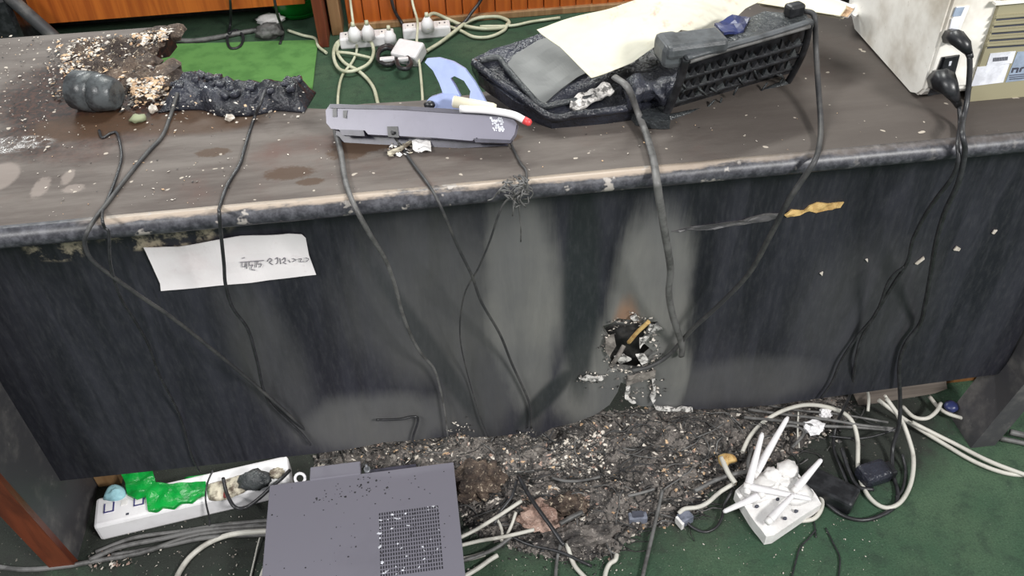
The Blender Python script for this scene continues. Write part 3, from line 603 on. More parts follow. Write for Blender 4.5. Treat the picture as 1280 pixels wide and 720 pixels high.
# black ribbed casing
rc = thing('ribbed_casing', 'black plastic casing with rows of broken ribs standing on the desk', 'casing')
ra, rb = Z(832, 149, DZ), Z(985, 103, DZ); rx = (rb-ra); Lr = rx.length; rx.normalize(); rn = Vector((rx.y, -rx.x, 0)).normalized(); tl = (rn*.35+Vector((0, 0, 1))).normalized(); fn = rx.cross(tl).normalized()
if fn.y > 0: fn = -fn
def rcp(x, y, off=0): return RP(x, y, ra+fn*off, fn)
slab('back_wall', [rcp(*q, -.02) for q in ((836, 148), (985, 104), (1012, 28), (1005, 24), (862, 72), (850, 90))], -fn*.006, MT['blackp'], rc)
tube('top_rim', [rcp(*q, .002) for q in ((858, 72), (910, 57), (960, 43), (1014, 26))], .0055, MT['sootgrey'], rc, flat=.6)
tube('top_rim', [rcp(*q, .004) for q in ((862, 77), (910, 62), (960, 48), (1012, 33))], .003, MT['grycable'], rc)
tube('side_rim', [rcp(*q) for q in ((858, 72), (850, 100), (838, 130), (828, 150))], .006, MT['blackp'], rc)
tube('side_rim', [rcp(*q) for q in ((1013, 28), (1006, 60), (995, 85), (984, 104))], .005, MT['blackp'], rc)
tube('bottom_rim', [rcp(*q) for q in ((830, 149), (880, 138), (940, 120), (984, 104))], .006, MT['meltg'], rc)
for j, fr_ in enumerate((.3, .52, .74)):
    A = Vector((862, 77)).lerp(Vector((834, 146)), fr_); B = Vector((1010, 33)).lerp(Vector((984, 102)), fr_)
    o = tube('rib_rail', [rcp(*A.lerp(B, k/5), -.004) for k in range(6)], .0045, MT['blackp'], rc, sides=6)
    for i in range(16):
        q = A.lerp(B, (i+.5)/16); h = random.uniform(5, 11)
        slab('tooth', [rcp(q.x-4, q.y+1, -.001), rcp(q.x+4, q.y, -.001), rcp(q.x+1+random.uniform(-2, 2), q.y-h, -.004)], -fn*.004, MT['blackp'] if i % 3 else MT['meltg'], rc)
for i in range(14):
    x = random.uniform(845, 985); y = 150-(x-832)*.30-random.uniform(5, 40)
    tube('broken_strut', [rcp(x, y, -.003), rcp(x+random.uniform(-14, 14), y+random.uniform(5, 16), .001)], .0016, MT['meltg'], rc, sides=5)
top = [rcp(860, 72, 0), rcp(1012, 28, 0)]; zr = (top[0].z+top[1].z)/2
slab('top_cover', [rcp(858, 74, .0), rcp(1013, 29, .0), Z(1008, 18, top[1].z), Z(955, 14, top[1].z), Z(900, 38, (top[0].z+top[1].z)/2), Z(880, 56, top[0].z)], (0, 0, -.005), MT['meltg'], rc)
slab('blue_lining', [Z(*q, top[1].z+.003) for q in ((893, 30), (915, 20), (938, 22), (930, 36), (905, 42))], (0, 0, -.004), MT['navyp'], rc, cuts=2, amp=.006, fr=60)
hz = top[0].z
box('hinge_block', Z(866, 54, hz+.008), (.085, .045, .02), MT['sootgrey'], rc, rz=.1, bev=.006)
box('hinge_block', Z(838, 62, hz+.0), (.035, .05, .036), MT['sootgrey'], rc, rz=.1, bev=.010)
box('clip', Z(993, 12, top[1].z+.008), (.026, .018, .018), MT['blackp'], rc, rz=.3, bev=.004)
# cream paper
cpn = Vector((.03, -.55, .83)).normalized(); cp0 = Z(738, 95, DZ+.07)
def cpp(x, y): return RP(x, y, cp0, cpn)
o = slab('crumpled_sheet', [cpp(*q) for q in ((671, 37), (690, 30), (740, 14), (790, -2), (850, -20), (960, -20), (955, 2), (930, 14), (905, 36), (880, 40), (850, 40), (822, 60), (790, 80), (740, 95), (725, 82), (700, 58), (676, 42))], cpn*.0012, MT['creamst'], None, cuts=4, amp=.02, fr=11)
tag(o, 'large stained cream paper sheet draped over the burnt monitor', 'paper')
# paper stack behind
for i, (dx, mm, lb) in enumerate(((0, 'cream', 'bottom cream booklet of the pile behind the ribbed casing'), (6, 'dullwhite', 'middle white booklet of the pile behind the ribbed casing'), (-4, 'cream', 'top cream booklet of the pile behind the ribbed casing'))):
    z0 = DZ+.07+i*.008; o = thing('booklet', lb, 'booklet', 'booklets behind the ribbed casing')
    slab('pages', [Z(x+dx, y-i*1.5, z0) for x, y in ((950, 8), (1054, 24), (1062, 14), (990, -14), (940, -14))], (0, 0, .0062), MT[mm], o)
    slab('cover', [Z(x+dx-.5, y-i*1.5-1, z0+.0064) for x, y in ((950, 8), (1054, 24), (1062, 14), (990, -14), (940, -14))], (0, 0, .0008), MT['ashtan'] if i == 1 else MT[mm], o)
slab_o = box('carton', Z(1010, 8, DZ)+Vector((.02, .08, .034)), (.14, .14, .064), MT['chark'], None, rz=-.2, bev=.004); tag(slab_o, 'dark charred carton under the booklets beside the printer', 'carton')
tag(slab('crumpled_bag', [Z(*q, DZ+.03) for q in ((1058, 18), (1066, 4), (1082, -6), (1080, 12), (1068, 24))], (0, 0, .004), MT['dullwhite'], None, cuts=3, amp=.015, fr=40), 'white crumpled scrap tucked between booklets and printer', 'scrap')

# printer
pr = thing('printer', 'dirty white printer with olive rear cover at the desk end', 'printer')
PX, PY_ = .70, .012
bm = bmesh.new(); cy = [(.03, 0), (.235, 0), (.275, .03), (.29, .10), (.29, .30), (0, .30), (0, .018), (.012, .003)]
va = [bm.verts.new((PX, PY_+a, DZ+.003+z)) for a, z in cy]; vb = [bm.verts.new((PX+.40, PY_+a, DZ+.003+z)) for a, z in cy]
bm.faces.new(va); bm.faces.new(vb[::-1])
for i in range(len(cy)): bm.faces.new((va[i], va[(i+1) % len(cy)], vb[(i+1) % len(cy)], vb[i]))
bmesh.ops.bevel(bm, geom=bm.edges[:], offset=.004, segments=2, affect='EDGES')
fin(bm, 'body', MT['printer'], pr)
def prp(x, y, off=0.0): return Y(x, y, PY_-off)
def pq(name, P, off, th, m, par=pr): return slab(name, [prp(x, y, off) for x, y in P], (0, th, 0), MT[m], par)
rear = pq('rear_cover', [(1209, 128), (1232, 60), (1254, -8), (1300, -8), (1300, 119)], .006, .01, 'olive')
for i in range(5):
    y0 = 19+i*8.7; x0_ = 1246-i*2.8
    pq('louver', [(x0_, y0+1.5), (1300, y0-3.0), (1300, y0+.0), (x0_-1, y0+4.5)], .010, .006, 'olive', rear)
    pq('slot', [(x0_, y0+5), (1300, y0+.6), (1300, y0+2.6), (x0_-1, y0+7)], .0065, .002, 'dark', rear)
pq('ledge', [(1245, 4), (1300, -1), (1300, 2), (1244, 7)], .012, .008, 'printer', rear)
lb = pq('label', [(1238, 67), (1270, 64), (1265, 79), (1233, 83)], .0068, .001, 'labelw', rear)
for i in range(9): pq('print_bar', [(1242+i*2.1, 72.5-i*.2), (1243.2+i*2.1, 72.4-i*.2), (1242.4+i*2.1, 77-i*.2), (1241.2+i*2.1, 77.1-i*.2)], .0074, .0006, 'dark', lb)
pq('label', [(1222, 84), (1262, 80), (1254, 103), (1214, 108)], .0069, .001, 'labelw', rear)
lb = pq('label', [(1272, 65), (1300, 63), (1300, 98), (1257, 103)], .0067, .001, 'bluegrey', rear)
for P_ in ([(1266, 85), (1268, 85), (1266, 91), (1264, 91)], [(1268, 85), (1273, 84.5), (1272, 86.5), (1268, 87)], [(1272, 85), (1274, 85), (1272, 91), (1270, 91)], [(1277, 84), (1282, 83.5), (1281, 85), (1278, 86)], [(1276, 85), (1278, 85), (1276, 90), (1274, 90)]): pq('print_mark', P_, .0074, .0006, 'dark', lb)
for i in range(3): pq('print_bar', [(1262, 94+i*2.4), (1290, 91.6+i*2.4), (1290, 92.4+i*2.4), (1262, 94.9+i*2.4)], .0074, .0006, 'dark', lb)
usb = pq('port_recess', [(1196, 9), (1212, 8), (1196, 48), (1181, 52)], .0022, .002, 'dullwhite'); pq('port', [(1195, 10), (1206, 9), (1201, 20), (1191, 21)], .003, .002, 'bluegrey', usb)
pq('port_cover', [(1190, 24), (1202, 22), (1196, 40), (1186, 42)], .003, .002, 'labelw', usb)
soc = pq('power_inlet', [(1178, 72), (1200, 69), (1188, 115), (1160, 120)], .0025, .002, 'blackp')
sw = pq('rocker_switch', [(1182, 73), (1198, 70), (1194, 86), (1177, 88)], .006, .004, 'blackp', soc); pq('switch_mark', [(1187, 77), (1190, 76.5), (1188.5, 82), (1185.8, 82.4)], .0066, .0006, 'labelw', sw)
bm = bmesh.new()
for i in range(22):
    a = random.uniform(1153, 1170), random.uniform(0, 5)
for i in range(7):
    for j in range(4):
        y = .08+i*.006; z = DZ+.205+j*.007; cube_bm(bm, (PX-.0004, PY_+y+.02, z), (.001, .003, .004))
fin(bm, 'speaker_grille', MT['dark'], pr)
pg = thing('signal_plug', 'black data plug in the upper port of the printer', 'plug')
bm = bmesh.new(); tube_bm(bm, [prp(1187, 46, .006), prp(1196, 47, .028), prp(1206, 57, .04), prp(1211, 66, .045)], [.011, .011, .009, .005], 8); fin(bm, 'plug_body', MT['blackp'], pg)
bm = bmesh.new(); tube_bm(bm, [prp(1211, 66, .045), prp(1213, 72, .046)], [.005, .0045], 8); fin(bm, 'strain_relief', MT['black'], pg)
pg = thing('power_plug', 'black mains plug in the lower inlet of the printer', 'plug')
bm = bmesh.new(); tube_bm(bm, [prp(1174, 100, .004), prp(1180, 101, .03), prp(1187, 110, .045), prp(1196, 126, .05)], [.017, .017, .013, .006], 8); fin(bm, 'plug_body', MT['blackp'], pg)
bm = bmesh.new(); tube_bm(bm, [prp(1190, 116, .046), prp(1199, 133, .052)], [.008, .005], 8); fin(bm, 'strain_relief', MT['black'], pg)

# ------------------------------------------------------------------ paper note on the panel
nt = thing('paper_note', 'white handwritten paper strip stuck on the black panel', 'paper')
slab('sheet', [Y(x, y, -.006) for x, y in ((179.5, 309.5), (222, 309.5), (262, 302), (300, 296), (360, 293), (377, 294.5), (382, 299), (386, 320), (395, 344), (335, 350), (280, 357), (201, 364), (200, 355), (190, 331))], (0, .0012, 0), MT['paper'], nt, cuts=3, amp=.003, fr=22)
strokes = [[(300, 328), (305, 327.5), (330, 325.5)], [(303, 328), (303, 333), (307, 333), (308, 327.5)], [(308, 327.5), (308.5, 336)], [(312, 327), (312, 332), (316, 331), (314, 336), (319, 338)], [(320, 326.5), (320.5, 334)], [(323, 326), (322, 330), (327, 330), (325, 334)],
           [(334, 327), (337, 323), (340, 325), (337, 328), (341, 331)], [(344, 324), (347, 322), (347, 328), (345, 330)], [(350, 323), (351, 330)], [(353, 325), (356, 322), (357, 326), (354, 328), (358, 330)], [(361, 325), (363, 328)], [(366, 323), (370, 325), (366, 327)], [(373, 324), (377, 323.5), (375, 327), (380, 327)], [(303, 323), (306, 322)], [(382, 322), (386, 324), (383, 327)]]
bm = bmesh.new()
for s_ in strokes: tube_bm(bm, catmull([Y(x, y, -.0085) for x, y in s_], 4), .0006, 5)
o = fin(bm, 'handwriting', MT['ink'], nt); o['label'] = 'thin grey handwritten characters'
for x, y, s_ in ((1196, 312, .006), (1150, 326, .008), (1243, 291, .004), (1243, 290, .005)):
    pass
fk = thing('panel_flakes', 'white flakes sticking to the right end of the black panel', 'flakes')
for P_ in ([(1144, 330), (1155, 321), (1156, 324), (1147, 331)], [(1192, 313), (1196, 308), (1201, 311), (1199, 314)], [(1240, 292), (1243, 288), (1247, 288), (1243, 293)], [(1082, 325), (1085, 324), (1085, 328)], [(1025, 342), (1029, 340), (1028, 345)]):
    slab('flake', [Y(x, y, -.003) for x, y in P_], (0, .002, 0), MT['ashw'], fk)

# ------------------------------------------------------------------ cables over the desk and panel
BK, DK, GC, WC = MT['black'], MT['dkcable'], MT['grycable'], MT['whcable']
cable('power_cable', [(222, 116, DZ+.025), (213, 145), (203, 170), (185, 190), (160, 220), (137, 250), (123, 268), (110, 288), (106, 305), (115, 325), (140, 345), (175, 370), (215, 397), (262, 434), (320, 482), (365, 522), (393, 550, .15), (398, 572, .06)], .0028, DK, 'dark cable hanging from the melted keyboard past the left of the note')
cable('thin_wire', [(124, 163), (128, 172), (140, 166), (147, 168), (152, 195), (146, 220), (136, 246), (129, 262), (128, 275), (131, 285), (136, 292), (138, 330), (150, 370), (165, 395), (185, 430), (200, 470), (225, 520), (240, 570), (250, 590)], .002, BK, 'thin black wire bent over the desk edge left of the thicker cable', 'wire')
cable('thin_wire', [(332, 112, DZ+.03), (325, 130, DZ+.025), (317, 150), (306, 185), (300, 205), (284, 232), (275, 258), (274, 266), (276, 290), (280, 330), (282, 356), (291, 385), (310, 412), (321, 450), (335, 500), (375, 540), (388, 556)], .0024, BK, 'black wire hanging across the white paper note', 'wire')
cable('phone_cable', [(417, 150, DZ+.02), (421, 170), (427, 195), (430, 218), (437, 243), (447, 265), (462, 292), (482, 325), (494, 358), (503, 392), (514, 420), (527, 443), (542, 460), (550, 485), (556, 515), (560, 548)], .0044, GC, 'thick grey cable hanging from the left end of the grey device casing', r2=.0016)
cable('thin_wire', [(490, 165, DZ+.03), (498, 178), (515, 203), (535, 230), (548, 252), (560, 280), (574, 312), (590, 345), (602, 378), (625, 418), (640, 455), (662, 505), (664, 535)], .0022, DK, 'dark wire hanging from the middle port of the grey device casing', 'wire')
cable('thin_wire', [(636, 170, DZ+.015), (641, 185), (650, 203), (658, 216), (654, 236), (632, 252), (622, 272), (612, 302), (598, 335), (580, 370), (575, 420), (585, 470), (600, 520), (610, 545)], .002, DK, 'sooty wire frayed at the desk edge right of the grey device casing', 'wire', r2=.0009)
bm = bmesh.new()
for i in range(26):
    x, y = random.uniform(630, 662), random.uniform(218, 250); q = [pt((x, y), .004)]
    for _ in range(3): x += random.uniform(-9, 9); y += random.uniform(-2, 10); q.append(pt((x, y), random.uniform(.003, .010)))
    tube_bm(bm, catmull(q, 4), random.uniform(.0007, .0016), 5)
tube_bm(bm, catmull([pt(q) for q in ((650, 240), (649, 262), (651, 285), (651, 302))], 4), .001, 5)
tag(fin(bm, 'frayed_strands', MT['grycable']), 'sooty cobweb of burnt strands clinging to the desk edge', 'strands', kind='stuff')
cable('ribbon_cable', [(768, 96, DZ+.075), (785, 110, DZ+.07), (797, 140, DZ+.02), (808, 168, DZ+.008), (817, 200), (821, 226), (823, 240), (830, 285), (838, 335), (836, 365), (841, 395), (852, 430), (852, 445)], .0056, GC, 'flat grey cable hanging from the burnt monitor over the desk edge', flat=.6)
cable('monitor_cable', [(985, 14, DZ+.115), (1005, 14, DZ+.12), (1016, 17, DZ+.12), (1019, 28, DZ+.11), (1020, 60, DZ+.07), (1023, 110, DZ+.03), (1026, 155, DZ+.012), (1024, 182), (1018, 202), (1002, 226), (985, 252), (962, 296), (936, 342), (900, 380), (865, 412), (838, 442), (815, 457), (790, 464)], .004, DK, 'thick black cable from the ribbed casing clip into the panel hole')
cable('printer_cable', [(1212, 70, None, -.034), (1212, 90, None, -.04), (1209, 125, None, -.05), (1204, 150, None, -.07), (1203, 168, None, -.11), (1206, 190), (1198, 228), (1180, 268), (1169, 308), (1163, 345), (1156, 382), (1150, 405), (1132, 430), (1124, 458), (1125, 495, .13), (1124, 530, .07), (1116, 560, .02), (1116, 590, .006), (1122, 615, .006), (1119, 632, .006), (1104, 643, .006), (1080, 650, .006), (1055, 645, .006), (1032, 628, .006), (1020, 612, .006)], .0038, BK, 'black cable from the upper printer plug looping onto the carpet')
cable('printer_cable', [(1199, 133, None, -.042), (1200, 155, None, -.06), (1197, 180, None, -.10), (1198, 200), (1190, 222), (1172, 246), (1157, 268), (1141, 300), (1134, 328), (1115, 358), (1091, 398), (1076, 425), (1069, 455), (1063, 492, .12), (1046, 530, .03), (1042, 560, .008), (1054, 592, .008), (1062, 612, .008)], .003, BK, 'black cable from the lower printer plug down to the black adapter')
cable('printer_cable', [(1132, 332), (1112, 350), (1096, 390), (1072, 420), (1052, 450), (1040, 478), (1026, 498)], .0026, BK, 'cable shadow left of the two printer cables, built as a thin black tube')  # shadow of a printer cable, built as a thin dark tube
cable('panel_smudge', [(470, 525), (500, 524), (522, 522), (516, 548), (520, 556)], .0022, BK, 'dark smudge at the lower panel edge above the computer, built as a bent wire', 'wire')  # flat dark smudge on the panel, built as a bent wire

# ------------------------------------------------------------------ floor: power strip
fs = thing('extension_board', 'long white extension board with molten green plastic on it', 'extension board')
ea = Z(128, 648, .045); eb = Z(352, 596, .045); eu = (eb-ea); EL = eu.length+.03; eu.normalize(); ea_ = math.atan2(eu.y, eu.x); ev = Vector((-eu.y, eu.x, 0)); ec = (ea+eb)/2+ev*.016; ec.z = .024
box('body', ec, (EL, .066, .046), MT['white'], fs, rz=ea_, bev=.006)
def ep(u, v, z=.0475): return Vector((ea.x, ea.y, 0))+eu*u+ev*v+Vector((0, 0, z))
for u in (.012, .065):
    s_ = box('switch', ep(u, .018, .0475), (.018, .022, .004), MT['white'], fs, rz=ea_, bev=.001)
    for du, dv_, a, b in ((-.008, 0, .002, .02), (.008, 0, .0025, .02), (0, -.010, .018, .002)): box('switch_frame', ep(u+du, .018+dv_, .0498), (a, b, .0015), MT['navy'], s_, rz=ea_)
box('screw_hole', ep(.045, -.005, .0475), (.005, .004, .001), MT['dark'], fs, rz=ea_); box('fuse_cap', ep(.038, .022, .048), (.012, .012, .002), MT['dullwhite'], fs, rz=ea_, bev=.001)
def goo(name, P, h, z, m, par=None, amp=.012, fr=30):
    bm = bmesh.new(); vs = [Z(x, y, z) for x, y in P]; c = sum(vs, Vector())/len(vs); R_ = 4; rg = []
    n_ = len(vs)*4; cl = catmull(vs+[vs[0]], 4)[:-1]
    for j in range(R_+1):
        f = 1-j/R_*.9; rg.append([bm.verts.new(c+(p-c)*f*(1+.07*noise.noise(p*70))+Vector((0, 0, h*math.sqrt(j/R_)*(1+.5*noise.noise(p*fr+Vector((0, 0, j))))))) for p in cl])
    n_ = len(cl)
    for j in range(R_):
        for k_ in range(n_): bm.faces.new((rg[j][k_], rg[j][(k_+1) % n_], rg[j+1][(k_+1) % n_], rg[j+1][k_])).smooth = True
    bm.faces.new(rg[-1]); bm.faces.new(rg[0])
    return fin(bm, name, MT[m], par)
g = slab('molten_plastic', [Z(x, y, .047) for x, y in ((150, 590), (165, 586), (190, 585), (196, 606), (212, 608), (258, 604), (258, 620), (248, 624), (240, 630), (228, 631), (218, 637), (204, 636), (196, 641), (186, 640), (184, 622), (172, 626), (160, 620), (158, 606))], (0, 0, .007), MT['green'], fs, cuts=3, amp=.007, fr=45); g['label'] = 'molten bright green plastic'
goo('molten_plastic', [(230, 597), (262, 592), (282, 590), (284, 600), (262, 606), (240, 606)], .008, .035, 'green', fs)
g = goo('scorched_end', [(258, 606), (285, 598), (306, 594), (312, 608), (300, 618), (276, 626), (262, 624)], .008, .047, 'scorch', fs); g['label'] = 'scorched cream plastic surface'
o = goo('plastic_scrap', [(128, 626), (134, 612), (146, 606), (158, 612), (158, 622), (144, 628)], .014, .045, 'cyan'); tag(o, 'crumpled pale cyan plastic scrap at the extension board corner', 'scrap')
tt = thing('melted_plug', 'sooty melted plug at the right end of the extension board', 'plug')
blob('plug_body', Z(318, 600, .07), (.03, .02, .018), MT['meltg'], tt, .3, 3, 3, 2); blob('melted_tip', Z(346, 592, .07), (.014, .01, .01), MT['scorch'], tt, .4, 3, 3, 5)
cable('thin_wire', [(266, 588, .08), (259, 605, .07), (257, 625, .062), (262, 650, .02), (260, 668, .004), (257, 682, .004)], .0018, BK, 'thin black wire hanging over the extension board front', 'wire')
cable('loop_wire', [(279, 598, .06), (284, 618, .065), (294, 634, .06), (308, 634, .05), (325, 622, .06), (340, 608, .07), (352, 598, .07), (362, 588, .06)], .0035, BK, 'black wire looping over the extension board right end', 'wire')
o = blob('dropped_red_bit', Z(282, 618, .052), (.005, .008, .003), simple('rust_red', C(150, 60, 56)), None, .4, 3, 2, 3); tag(o, 'small rust red smear on the extension board', 'smear')
for i, (P_, r, mm, lb) in enumerate((
    ([(-20, 706, .006), (30, 712, .006), (80, 708, .006), (115, 702, .006), (180, 690, .008), (250, 668, .008), (345, 660, .008)], .0046, GC, 'grey cable running from the left leg foot toward the computer'),
    ([(112, 700, .01), (150, 684, .01), (200, 674, .012), (260, 662, .012), (345, 656, .012)], .0046, GC, 'upper grey cable in front of the extension board'),
    ([(140, 694, .006), (200, 684, .006), (260, 672, .016), (345, 668, .016)], .0042, GC, 'middle grey cable in front of the extension board'),
    ([(120, 690, .004), (170, 672, .006), (230, 664, .006), (280, 656, .01), (345, 650, .01)], .004, GC, 'rearmost grey cable in front of the extension board'),
    ([(215, 735, .006), (226, 712, .006), (240, 694, .006), (262, 678, .01), (290, 668, .02), (330, 664, .022), (345, 664, .022)], .005, WC, 'white cable curving down to the picture bottom left of the computer'),
    ([(310, 735, .005), (318, 700, .005), (324, 675, .01), (332, 655, .01)], .0018, WC, 'thin white cable left of the computer'),
    ([(322, 735, .005), (330, 712, .005), (338, 700, .005), (350, 690, .005)], .0042, WC, 'white cable emerging beside the computer lower left corner'))):
    cable('network_cable', P_, r, mm, lb)
o = chips('ash_crumbs', [([(110, 690), (170, 680), (165, 705), (112, 715)], 90, .0015, .005, .006, (4, 3, 1, 2)), ([(150, 660), (340, 640), (340, 720), (180, 720)], 120, .0008, .0025, .004, (5, 3, 1, 0))], [MT['ashw'], MT['ashg'], MT['chark'], MT['pink']]); tag(o, 'white crumbs on the carpet left of the computer', 'ash', kind='stuff')

# ------------------------------------------------------------------ computer case on the floor
pc = thing('computer_case', 'grey steel computer case with perforated vent lying on the carpet', 'computer')
HT = .10
q = [Z(337, 607, HT), Z(567, 578, HT), Z(583, 722, HT)]; ux = (q[1]-q[0]).normalized(); PW = (q[1]-q[0]).length; uy = Vector((-ux.y, ux.x, 0)); PD = .30; ang = math.atan2(ux.y, ux.x)
cc = q[0]+ux*PW/2-uy*PD/2
def cpt(u, v, z=HT): p = q[0]+ux*u-uy*v; return Vector((p.x, p.y, z))
box('case_body', Vector((cc.x, cc.y, HT/2-.002)), (PW-.004, PD, HT-.004), MT['pc'], pc, rz=ang, bev=.002)
lid = box('side_cover', Vector((cc.x, cc.y, HT-.002)), (PW, PD+.002, .004), MT['pc'], pc, rz=ang, bev=.0012)
# perforated vent
bm = bmesh.new(); vp = [Z(*k_, HT) for k_ in ((473, 641), (548, 630), (553, 712), (480, 718))]
uv = [((p-q[0]).dot(ux), -(p-q[0]).dot(uy)) for p in vp]; u0, u1 = uv[0][0], uv[1][0]; v0, v1 = uv[0][1], uv[2][1]
nu, nv = 24, 17
for i in range(nu):
    for j in range(nv):
        cube_bm(bm, cpt(u0+(u1-u0)*(i+.5)/nu, v0+(v1-v0)*(j+.5)/nv, HT+.0002), ((u1-u0)/nu*.48, (v1-v0)/nv*.66, .0006), ang)
o = fin(bm, 'vent_holes', MT['vent'], lid); o['kind'] = 'stuff'; o['label'] = 'dense grid of small dark vent holes'
bm = bmesh.new()
for i in range(150):
    u = random.random()**.8*PW*.95; v = random.random()*.25; s_ = random.uniform(.0006, .0019) if i > 8 else .0026
    if i < 50: u, v = PW*random.uniform(.25, .65), random.uniform(.008, .05)
    vs = [bm.verts.new(cpt(u+s_*math.cos(a)*random.uniform(.6, 1.2), v+s_*math.sin(a)*random.uniform(.6, 1.2), HT+.0003)) for a in (0, 1.2, 2.4, 3.6, 5)]
    tpv = bm.verts.new(cpt(u, v, HT+.0003+s_*.5))
    for k_ in range(5): bm.faces.new((vs[k_], vs[(k_+1) % 5], tpv))
o = fin(bm, 'grit', MT['speck'], pc); o['kind'] = 'stuff'
bm = bmesh.new()
for i in range(38): chip_bm(bm, cpt(random.uniform(u0, u1), random.uniform(v0, v1), HT+.0006), random.uniform(.001, .004), 0)
o = fin(bm, 'water_drops', MT['labelw'], pc); o['kind'] = 'stuff'; o['label'] = 'pale wet flecks on the vent'
bk = box('bracket', cpt(.118, -.014, .092), (.092, .03, .02), MT['pc'], pc, rz=ang, bev=.002)
box('rear_strip', cpt(.22, -.008, .085), (.09, .016, .012), MT['greydk'], pc, rz=ang, bev=.002)
bm = bmesh.new(); tube_bm(bm, [cpt(.176, -.008, .085), cpt(.176, -.008, .103)], [.006, .006], 10); tube_bm(bm, [cpt(.176, -.008, .103), cpt(.176, -.008, .115)], [.003, .0025], 8); fin(bm, 'thumb_screw', MT['steel'], pc)
bm = bmesh.new(); cc2 = Z(375, 598, .10); tube_bm(bm, [cc2+Vector((.009*math.cos(a), .006*math.sin(a), .007*math.sin(a))) for a in [2*math.pi*k_/16 for k_ in range(17)]], .0028, 8); o = fin(bm, 'lock_ring', MT['white'], pc); o['label'] = 'small white ring'

# ------------------------------------------------------------------ burnt debris heap on the floor
def hh(x, y, d): return min(d*.5, .035)*(1+.8*fb(x, y, 14))+.012*max(0, fb(x, y, 45))-.004
HP = [(385, 585), (400, 560), (480, 540), (700, 515), (900, 500), (1060, 480), (1070, 520), (1010, 560), (960, 590), (905, 610), (880, 640), (850, 655), (800, 668), (770, 700), (700, 706), (650, 690), (590, 670), (570, 640), (560, 590)]
hfield('burnt_debris', HP, hh, MT['char'], .006, 0.0, None, 'dark burnt debris heaped on the floor under the desk', 'debris')
from mathutils.bvhtree import BVHTree
hm = bpy.data.objects['burnt_debris'].data
BV = BVHTree.FromPolygons([v.co.copy() for v in hm.vertices], [tuple(p.vertices) for p in hm.polygons])
def hgt(x, y):
    h = BV.ray_cast(Vector((x, y, 1)), Vector((0, 0, -1)))
    return h[0].z+.0005 if h[0] is not None else .001
o = chips('debris_flakes', [(HP, 9000, .0008, .006, 0.0, (1.6, 7, 6, .3, .5)), ([(650, 630), (690, 620), (730, 625), (740, 650), (700, 672), (665, 660)], 260, .002, .007, 0.0, (3, 2, 0, 1, 5)),
      ([(470, 545), (590, 540), (590, 575), (470, 580)], 260, .0015, .006, 0.0, (4, 4, 2, 2.2, 3)), ([(580, 590), (640, 590), (630, 620), (580, 625)], 110, .0015, .006, 0.0, (2, 3, 1, 2, 2)),
      ([(680, 560), (760, 555), (760, 600), (690, 600)], 500, .001, .006, 0.0, (5, 3, 1, .5, 1)), ([(830, 580), (900, 575), (880, 625), (820, 620)], 160, .001, .006, 0.0, (4, 3, 1, 3, 1)),
      ([(1000, 500), (1060, 500), (1050, 560), (990, 550)], 70, .002, .007, 0.0, (4, 3, 3, 0, 0)), ([(780, 640), (1100, 650), (1100, 720), (740, 720)], 150, .0006, .0018, .001, (5, 1, 0, 0, 0)), ([(580, 690), (780, 700), (780, 720), (580, 720)], 60, .001, .003, .002, (4, 3, 2, 0, 0))],
      [MT['ashw'], MT['ashg'], MT['chark'], MT['ashtan'], MT['pink']], hf=hgt); tag(o, 'ash flakes and burnt bits over the debris heap', 'debris', kind='stuff')
bm = bmesh.new()
for i in range(460):
    while True:
        x, y = random.uniform(400, 1060), random.uniform(500, 690)
        if inpoly(x, y, HP): break
    a = random.uniform(-.7, .7) + (math.pi/2 if random.random() < .25 else 0); q_ = []; n_ = random.randint(3, 6)
    for _ in range(n_):
        p = Z(x, y, 0); q_.append(Vector((p.x, p.y, hgt(p.x, p.y)+random.uniform(0, .007)))); x += 11*math.cos(a); y += 7*math.sin(a); a += random.uniform(-.6, .6)
    tube_bm(bm, catmull(q_, 3), random.uniform(.0004, .0016), 5, mi=random.choices((0, 1, 2), (5, 4, 2))[0])
tag(fin(bm, 'burnt_wire_tangle', [MT['chark'], MT['dkcable'], MT['grycable']]), 'tangle of burnt wires running through the debris heap', 'wires', kind='stuff')
o = blob('plaster_lump', Z(676, 645, .03), (.036, .03, .018), MT['pink'], None, .6, 2.5, 4, 3, smooth=False); tag(o, 'pinkish plaster lump in the burnt debris', 'plaster')
o = blob('plaster_lump', Z(708, 632, .03), (.04, .022, .016), MT['ashpale'], None, .6, 2.5, 4, 7, smooth=False); tag(o, 'grey crumbling plaster lump right of the pinkish one', 'plaster')
o = blob('debris_clump', Z(598, 600, .03), (.045, .04, .025), MT['ashpale'], None, .6, 2.5, 4, 9, smooth=False); tag(o, 'brownish burnt clump beside the computer case corner', 'clump')
o = blob('debris_clump', Z(720, 672, .02), (.06, .025, .02), MT['char'], None, .6, 2.5, 4, 12, smooth=False); tag(o, 'black burnt clump at the front of the debris heap', 'clump')
